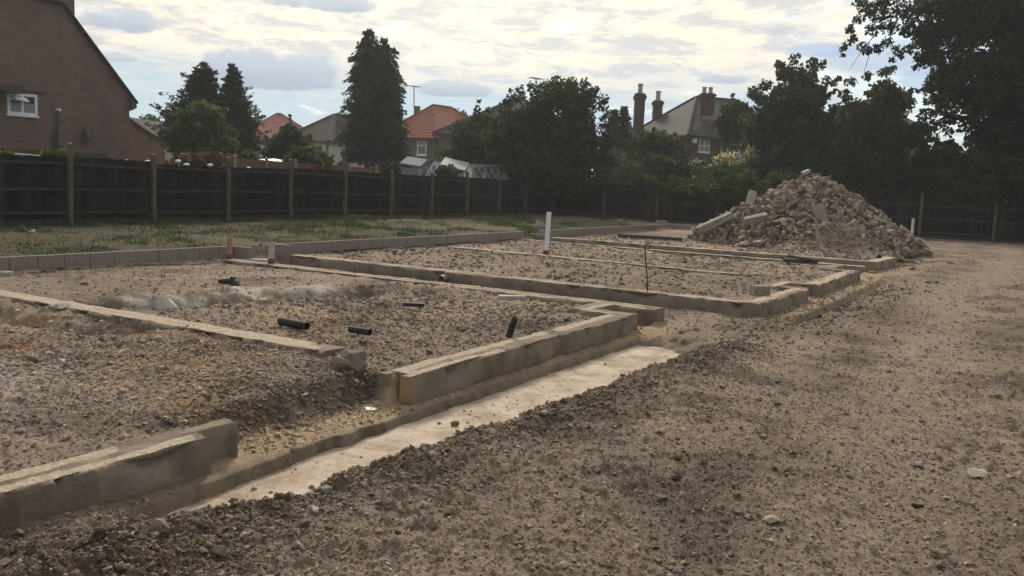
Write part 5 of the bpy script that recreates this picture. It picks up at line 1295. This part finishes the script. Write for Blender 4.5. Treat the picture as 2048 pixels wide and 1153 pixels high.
def conifer(label, stems, D, colour, levels=60, spray=.26, droop=.25, rise=0.0, name='conifer', group=None, per=46, trunk=.16, gap=.0, cat='conifer', spiky=1.0, dens=1.0):
    """stems: list of (base px, [(py, left, right), ...]); branches ring each stem and end in sprays"""
    b0 = PZ(stems[0][0], D, 0); t = thing(name, label, cat, b0, group); Ps, Ds, Cs, Ss = [], [], [], []
    bm_ = MB()
    for (bpx, rows) in stems:
        ys = np.array([r[0] for r in rows], float); xl = np.array([r[1] for r in rows], float); xr = np.array([r[2] for r in rows], float)
        b = PZ(bpx, D, -.2); tip = P((xl[0] + xr[0]) / 2, ys[0], D); k = 8
        bm_.tube([lerp(b, tip, i / k) for i in range(k + 1)], list(np.linspace(trunk, .02, k + 1)), 8)
        for lv in range(levels):
            f = (lv + rng.uniform(0, 1)) / levels; py = lerp(ys[0], ys[-1], f ** .9); l = np.interp(py, ys, xl); r = np.interp(py, ys, xr)
            c = P((l + r) / 2, py, D); hw = (r - l) / 2 * D / FPX
            nb = max(3, int((5 + 9 * f) * dens))
            for q in range(nb):
                if rng.uniform() < gap: continue
                th = rng.uniform(0, 2 * np.pi); Lb = hw * rng.uniform(.70, 1.12) if rng.uniform() < .85 else hw * rng.uniform(1.05, 1.25) * spiky
                dr = np.array([*(UR * math.cos(th) + UD * math.sin(th)), 0]); n = max(5, int(per * (.35 + Lb / 2.2)))
                s = rng.uniform(.0, 1, n) ** .55; up = rise * Lb
                pos = c[None] + dr[None] * (Lb * s)[:, None] + np.array([0, 0, 1])[None] * (up * s ** 1.3 - droop * Lb * s ** 2)[:, None]
                wdt = (.05 + .20 * (1 - s) * min(Lb, 1.6)) ; pos = pos + rng.normal(0, 1, (n, 3)) * wdt[:, None] * np.array([1, 1, .55])
                Ps.append(pos); Ds.append(np.tile(dr + np.array([0, 0, rise - droop * 2.2]), (n, 1))); Ss.append(spray * rng.uniform(.55, 1.25, n) * (1 - .45 * s)); Cs.append(np.full(n, rng.uniform(.65, 1.35)))
                if lv % 4 == 0 and q == 0: bm_.tube([c, c + dr * Lb * .8 + np.array([0, 0, up * .7 - droop * Lb * .6])], [.035, .01], 5)
    pos = np.concatenate(Ps); V, F = leaf_cards(pos, np.concatenate(Ss), np.concatenate(Ds), .9, 2.6)
    me = np_mesh('crown', V - b0, F, np.repeat(leaf_colours(len(pos), colour, .3, .02, np.concatenate(Cs)), 4, 0)); link('crown', me, M_NEEDLE, t)
    bm_.build('trunk', M_BARK, t, smooth=True)
    return t
DG, MG, YG, CG = (.036, .055, .028), (.048, .072, .032), (.058, .086, .033), (.032, .048, .032)
# left of centre
conifer('ragged conifer with two uneven tops, behind a round green tree',
        [(400, [(126, 402, 408), (150, 388, 424), (185, 370, 440), (225, 345, 450), (270, 325, 460), (318, 322, 470)]),
         (466, [(132, 463, 468), (160, 450, 482), (195, 440, 492), (235, 432, 505), (275, 425, 514), (320, 420, 520)])], 46, CG, 46, .22, .0, .34, spiky=1.3, dens=1.0)
broad_tree('round bushy green tree before the ragged conifers, above the left fence', [(205, 385, 425), (225, 345, 452), (255, 330, 468), (290, 332, 480), (318, 345, 478)], 39, 408, YG, .15, 70, 190, .50, trunk=.12)
broad_tree('dark bushy tree far behind the corner of the brick house', [(230, 290, 320), (245, 270, 345), (275, 268, 350), (300, 300, 350)], 62, 312, DG, .22, 34, 110, .7)
broad_tree('dark shrub showing between the pink roof and the dark roofed house', [(246, 574, 590), (262, 556, 612), (290, 530, 636), (325, 518, 642)], 44, 580, DG, .16, 60, 160, .5, trunk=.1, cat='shrub', name='shrub')
broad_tree('light green low shrub left of the tall conifer, above the fence', [(293, 600, 630), (305, 575, 658), (332, 562, 668)], 37, 614, YG, .13, 32, 150, .36, trunk=.06, cat='shrub', name='shrub')
broad_tree('small green shrub below the pink roof, poking over the fence', [(300, 490, 512), (318, 478, 520), (336, 480, 522)], 33, 500, MG, .11, 16, 120, .3, trunk=.05, cat='shrub', name='shrub')
broad_tree('reddish hedge behind the left fence, below the round tree', [(300, 395, 450), (312, 350, 470), (330, 345, 478)], 35, 420, (.085, .052, .040), .11, 26, 120, .32, trunk=.05, cat='hedge', name='hedge')
conifer('tallest dark conifer with twin drooping tops, near the middle',
        [(733, [(58, 734, 742), (75, 722, 754), (95, 712, 764), (125, 703, 774), (160, 699, 778), (200, 694, 782), (250, 690, 784), (318, 684, 778)]),
         (765, [(80, 764, 778), (96, 752, 793), (118, 745, 799), (150, 740, 804), (200, 738, 807), (270, 742, 810), (325, 742, 820)])], 52, CG, 62, .25, .40, .03, trunk=.20, gap=.16, spiky=1.12)
broad_tree('rounded green tree right of the red roofed house', [(220, 932, 962), (236, 912, 992), (268, 894, 1012), (310, 884, 1015), (345, 890, 1010)], 50, 942, MG, .18, 70, 170, .6)
broad_tree('far tree top between the red roof and the rounded green tree', [(222, 905, 925), (235, 895, 940), (255, 895, 940)], 82, 915, DG, .25, 16, 90, .8)
broad_tree('big dark bushy tree with feathery top hanging over the corner of the fence', [(166, 1085, 1170), (188, 1025, 1198), (222, 992, 1216), (258, 975, 1230), (300, 968, 1232), (345, 985, 1225), (385, 1030, 1200)], 44, 1104, DG, .15, 190, 200, .60, trunk=.18,
           extra=[(1008, 215, 0, .35), (1018, 200, 0, .3), (1040, 185, .5, .3), (1068, 182, 0, .32), (1092, 172, 0, .3), (1108, 163, 0, .22), (1145, 166, .3, .3), (1150, 178, 0, .3), (1168, 168, 0, .25), (1172, 180, .5, .28), (1205, 200, 0, .3), (1206, 214, 0, .3), (1215, 230, 0, .3), (1060, 172, 0, .2)], upright=.5, limbs=20)
conifer('small spiky conifer beside the tall chimney', [(1246, [(214, 1247, 1251), (235, 1238, 1258), (262, 1230, 1262), (300, 1225, 1264)]), (1230, [(222, 1228, 1232), (245, 1220, 1240), (300, 1212, 1246)])], 58, DG, 26, .26, .0, .25)
broad_tree('drooping light green tree in front of the old brick house', [(246, 1305, 1335), (258, 1285, 1350), (275, 1258, 1372), (310, 1245, 1378), (350, 1235, 1380)], 50, 1322, (.052, .070, .032), .17, 80, 130, .6, droop=.8, trunk=.12)
broad_tree('dark shrub at the foot of the drooping tree', [(305, 1285, 1370), (325, 1255, 1405), (365, 1250, 1420)], 47, 1325, DG, .15, 50, 150, .5, trunk=.08, cat='shrub', name='shrub')
# right of centre
broad_tree('tall leafy tree behind the rubble heap, crown rising above the chimneys', [(122, 1568, 1598), (140, 1548, 1640), (175, 1522, 1655), (215, 1490, 1670), (260, 1478, 1680), (310, 1482, 1680), (370, 1500, 1690)], 50, 1600, DG, .20, 150, 190, .70, trunk=.2,
           extra=[(1532, 170, 0, .4), (1515, 178, 0, .3), (1506, 190, 0, .3), (1560, 128, 0, .35), (1590, 118, 0, .35), (1622, 128, 0, .35), (1645, 130, 0, .3), (1652, 160, 0, .3), (1668, 168, 0, .28), (1680, 158, 0, .24)], limbs=18)
broad_tree('lower dark tree between the old house chimney and the tall leafy tree', [(198, 1466, 1492), (212, 1446, 1505), (240, 1428, 1512), (262, 1436, 1512), (282, 1478, 1514)], 56, 1470, DG, .18, 50, 170, .6)
broad_tree('dark tree overhanging the fence right of the rubble heap', [(152, 1745, 1790), (175, 1720, 1815), (205, 1685, 1835), (250, 1660, 1850), (300, 1655, 1860), (350, 1660, 1870), (392, 1690, 1870)], 46, 1765, (.034, .050, .026), .19, 150, 190, .66, trunk=.2, warm=.06,
           extra=[(1768, 146, 0, .35), (1785, 140, 0, .25), (1700, 165, 0, .35), (1735, 152, 0, .3), (1690, 190, 0, .35)])
big_extra = [(1700, 60, 0, .28), (1690, 92, 0, .22), (1685, 110, 0, .16), (1706, 78, 0, .25), (1716, 40, 0, .25), (1725, 95, .4, .32), (1735, 20, 0, .45), (1745, 60, .5, .38), (1755, 100, 0, .3), (1760, 30, 1, .5), (1780, 55, 0, .45), (1775, 85, .6, .32), (1795, 100, 0, .28),
             (1800, 20, -.5, .55), (1815, 60, .4, .45), (1820, 100, 0, .3), (1830, 30, 0, .6), (1845, 80, 0, .5), (1735, 103, 0, .22), (1800, 112, .2, .2), (1765, 5, 0, .5), (1720, 5, .4, .35), (1850, 10, .5, .6), (1685, 98, .3, .2), (1785, 120, 0, .16),
             (1845, 118, 0, .3), (1832, 135, 0, .22), (1835, 118, .1, .2)]
big = broad_tree('huge dark tree filling the right edge, its limbs reaching left across the sky', [(-160, 1960, 2230), (-60, 1850, 2230), (30, 1845, 2230), (100, 1850, 2230), (150, 1852, 2230), (185, 1862, 2230), (215, 1905, 2230), (255, 1940, 2230), (300, 1945, 2230), (350, 1900, 2230), (398, 1890, 2230)],
                 40, 2085, (.026, .040, .021), .155, 520, 230, .62, trunk=.42, warm=.02, extra=big_extra + [(1890, 215, 1, .4), (1862, 200, 0, .4), (1905, 190, 0, .35), (1880, 250, 1.5, .35), (1940, 240, .5, .3), (1935, 320, 1, .4), (1900, 290, 2, .35), (1860, 175, 0, .35), (1960, 225, 0, .3), (1918, 262, .5, .14), (1952, 205, 0, .2), (1880, 205, 0, .35), (1850, 230, 1, .4), (1870, 225, 0, .3), (1915, 215, 0, .35), (1900, 240, 1, .35), (1895, 265, 1, .3), (1865, 275, 1, .4), (1880, 300, 1, .4), (1910, 320, 1, .45), (1895, 345, 1, .5), (1960, 330, 0, .5), (1990, 300, 0, .5), (2010, 340, 0, .6), (2030, 280, 0, .6), (1990, 250, 0, .5)], limbs=60, edge=.62)
broad_tree('dark bush hanging over the fence under the huge tree', [(285, 1880, 1900), (310, 1850, 1960), (350, 1840, 2100), (402, 1850, 2150)], 44, 1950, (.028, .042, .021), .18, 80, 170, .6, trunk=.1, cat='shrub', name='shrub')
broad_tree('dark undergrowth behind the far fence, above the short white pipe', [(335, 1790, 1850), (355, 1760, 1880), (402, 1755, 1890)], 45, 1820, (.028, .042, .021), .16, 60, 160, .5, trunk=.08, cat='shrub', name='shrub')
# bare hanging twigs of the big tree belong to it
m = MB()
for (a, b) in (((1750, 70), (1697, 143)), ((1742, 100), (1727, 152)), ((1778, 85), (1790, 128)), ((1860, 0), (1745, 75)), ((1840, 30), (1760, 92))):
    q0, q1 = P(*a, 40), P(*b, 40); m.tube([q0, lerp(q0, q1, .5) + np.array([0, 0, .1]), q1], [.022, .015, .007], 5)
m.build('twig', M_BARK, big)
# ivy and hedge on the fences
broad_tree('long ivy hedge spilling over the top of the far fence beside the rubble heap', [(334, 1430, 1540), (346, 1375, 1590), (365, 1310, 1620), (395, 1300, 1610), (412, 1345, 1560)], 43.5, 1460, (.038, .062, .020), .11, 130, 190, .36, trunk=.06, cat='hedge', name='hedge', var=.4)
broad_tree('clump of ivy growing over the top of the left fence', [(326, 775, 798), (338, 762, 806), (358, 760, 806), (375, 768, 800)], 34.2, 783, (.034, .048, .022), .085, 30, 150, .24, trunk=.04, cat='ivy', name='ivy_clump')
broad_tree('dry brown creeper trailing along the left fence top beside the ivy', [(344, 735, 765), (352, 725, 772), (362, 730, 770)], 34.4, 750, (.13, .085, .060), .07, 16, 90, .16, trunk=.03, cat='creeper', name='creeper')
broad_tree('leafy shrub in front of the glass greenhouse, above the left fence', [(328, 878, 895), (340, 870, 918), (352, 872, 915)], 40, 893, MG, .11, 18, 130, .28, trunk=.04, cat='shrub', name='shrub')
broad_tree('tangle of shrub climbing over the far fence below the old brick house', [(345, 1240, 1290), (362, 1225, 1330), (376, 1240, 1330)], 44, 1275, DG, .13, 30, 130, .36, trunk=.06, cat='shrub', name='shrub')
# flowering shrubs
def flowers(label, rows, D, base, n=160, colour=(.62, .55, .40), s=.11):
    b = PZ(base, D, 0); t = thing('flowering_shrub', label, 'shrub', b)
    c = profile_points(rows, D, 22); cl = rng.integers(0, 22, 900); pos = c[cl] + rng.normal(0, .16, (900, 3)); V, F = leaf_cards(pos, .10 * rng.uniform(.6, 1.3, 900))
    link('crown', np_mesh('crown', V - b, F, np.repeat(leaf_colours(900, MG, .3), 4, 0)), M_LEAF, t)
    cl = rng.integers(0, 22, n); d = rng.normal(0, .5, (n, 3)) + np.array([0, 0, .9]); pos = c[cl] + d * .25; V, F = leaf_cards(pos, s * rng.uniform(.6, 1.4, n), d, .6, 2.2)
    link('blossom', np_mesh('blossom', V - b, F, np.repeat(leaf_colours(n, colour, .2, 0), 4, 0)), M_FLOWER, t)
    branch_tree('stem', t, b, c[:6], .04, max(P(base, rows[0][0], D)[2] - b[2] - .2, .4))
flowers('white flowering shrub left of the ivy hedge', [(330, 1385, 1410), (345, 1376, 1420), (356, 1380, 1415)], 48, 1398, 130, (.66, .68, .62), .10)
flowers('cream flowering shrub below the old house window', [(318, 1440, 1480), (328, 1430, 1492), (338, 1435, 1490)], 49, 1462, 260, (.60, .52, .36), .13)
flowers('pale feathery flowering shrub right of the old house window', [(306, 1500, 1512), (318, 1494, 1518), (332, 1494, 1520)], 49.5, 1506, 200, (.60, .51, .34), .14)
for (px, D_, lab) in ((12, 22.6, 'sprig of green leaves over the left end of the fence'), (98, 22.8, 'sprig of yellow green leaves over the fence before the pale roof sheet'), (126, 22.9, 'leafy sprig over the fence beside the nearest pale post')):
    broad_tree(lab, [(299, px - 8, px + 8), (308, px - 16, px + 16), (318, px - 14, px + 14)], D_, px, (.11, .135, .05), .08, 9, 45, .15, trunk=.02, cat='climber', name='climber')
# weeds heaped at the foot of the left fence
broad_tree('dark heap of cut brush and weeds at the foot of the left fence', [(428, 650, 745), (440, 625, 775), (455, 630, 780)], 29.5, 700, (.040, .042, .026), .09, 70, 120, .22, trunk=.03, cat='brush heap', name='brush_heap', warm=.25, squash=.5)
broad_tree('low weeds growing in front of the fence beneath the ivy', [(430, 790, 820), (442, 765, 850), (450, 770, 850)], 32, 805, (.045, .060, .028), .08, 40, 100, .18, trunk=.02, cat='weeds', name='weeds', warm=.1, squash=.5)

# ------------------------------------------------------------------ grass
def grass():
    n = 90000; x = rng.uniform(-21.5, XBACK - .1, n); y = rng.uniform(7, 40, n)
    den = sst(-.35, .35, fbm(x, y, 1.7, 4, 211) + .6 * fbm(x, y, .4, 4, 201)) * .85 + .15
    bare = .9 * sst(.15, .6, fbm(x, y, .5, 4, 241) + .05 * (y - 24)); keep = rng.uniform(0, 1, n) < den * (1 - bare)
    x, y = x[keep], y[keep]
    # sparse weeds in the alley and on the side wall
    k = 500; x = np.concatenate([x, rng.uniform(-13.2, -9, k)]); y = np.concatenate([y, rng.uniform(12.1, 13.4, k)])
    n = len(x); z = relief(x, y, terrain(x, y)); h = (rng.gamma(4, .012, n) + .012) * np.clip(.8 + 1.3 * fbm(x, y, .8, 3, 611), .35, 2.2); a = rng.uniform(0, 6.28, n); wv = .010 + .008 * rng.uniform(0, 1, n)
    ln = rng.normal(0, .5, (n, 2)) * h[:, None]
    p0 = np.stack([x - np.cos(a) * wv, y - np.sin(a) * wv, z - .01], 1); p1 = np.stack([x + np.cos(a) * wv, y + np.sin(a) * wv, z - .01], 1); p2 = np.stack([x + ln[:, 0], y + ln[:, 1], z + h], 1)
    V = np.stack([p0, p1, p2], 1).reshape(-1, 3); F = np.arange(3 * n).reshape(-1, 3)
    dry = rng.uniform(0, 1, n) < .38 - .25 * sst(0, .5, fbm(x, y, 1.7, 4, 211)); c = np.where(dry[:, None], np.array([.085, .076, .044]), np.array([.045, .066, .023])) * rng.uniform(.6, 1.35, (n, 1))
    o = link('grass', np_mesh('grass', V, F, np.repeat(c, 3, 0)), M_GRASS); tag(o, 'rough grass between the new block course and the black fence', 'grass', kind='stuff')
grass()

# ------------------------------------------------------------------ thin pale volume, added to lift the dark tones like lens glare
def glare_veil():
    m, t, out = material('glare_veil')
    v = t.new('ShaderNodeVolumePrincipled', {'Color': (.92, .95, 1.0), 'Density': .0006, 'Anisotropy': .4})
    t.nt.links.new(v.outputs[0], out.inputs['Volume'])
    b = MB(); b.box((-95, -12, -1.6), (45, 130, 19.5)); o = b.build('glare_veil', m); tag(o, 'thin pale volume added over the whole site, imitating lens glare', 'glare_veil', kind='stuff')
glare_veil()
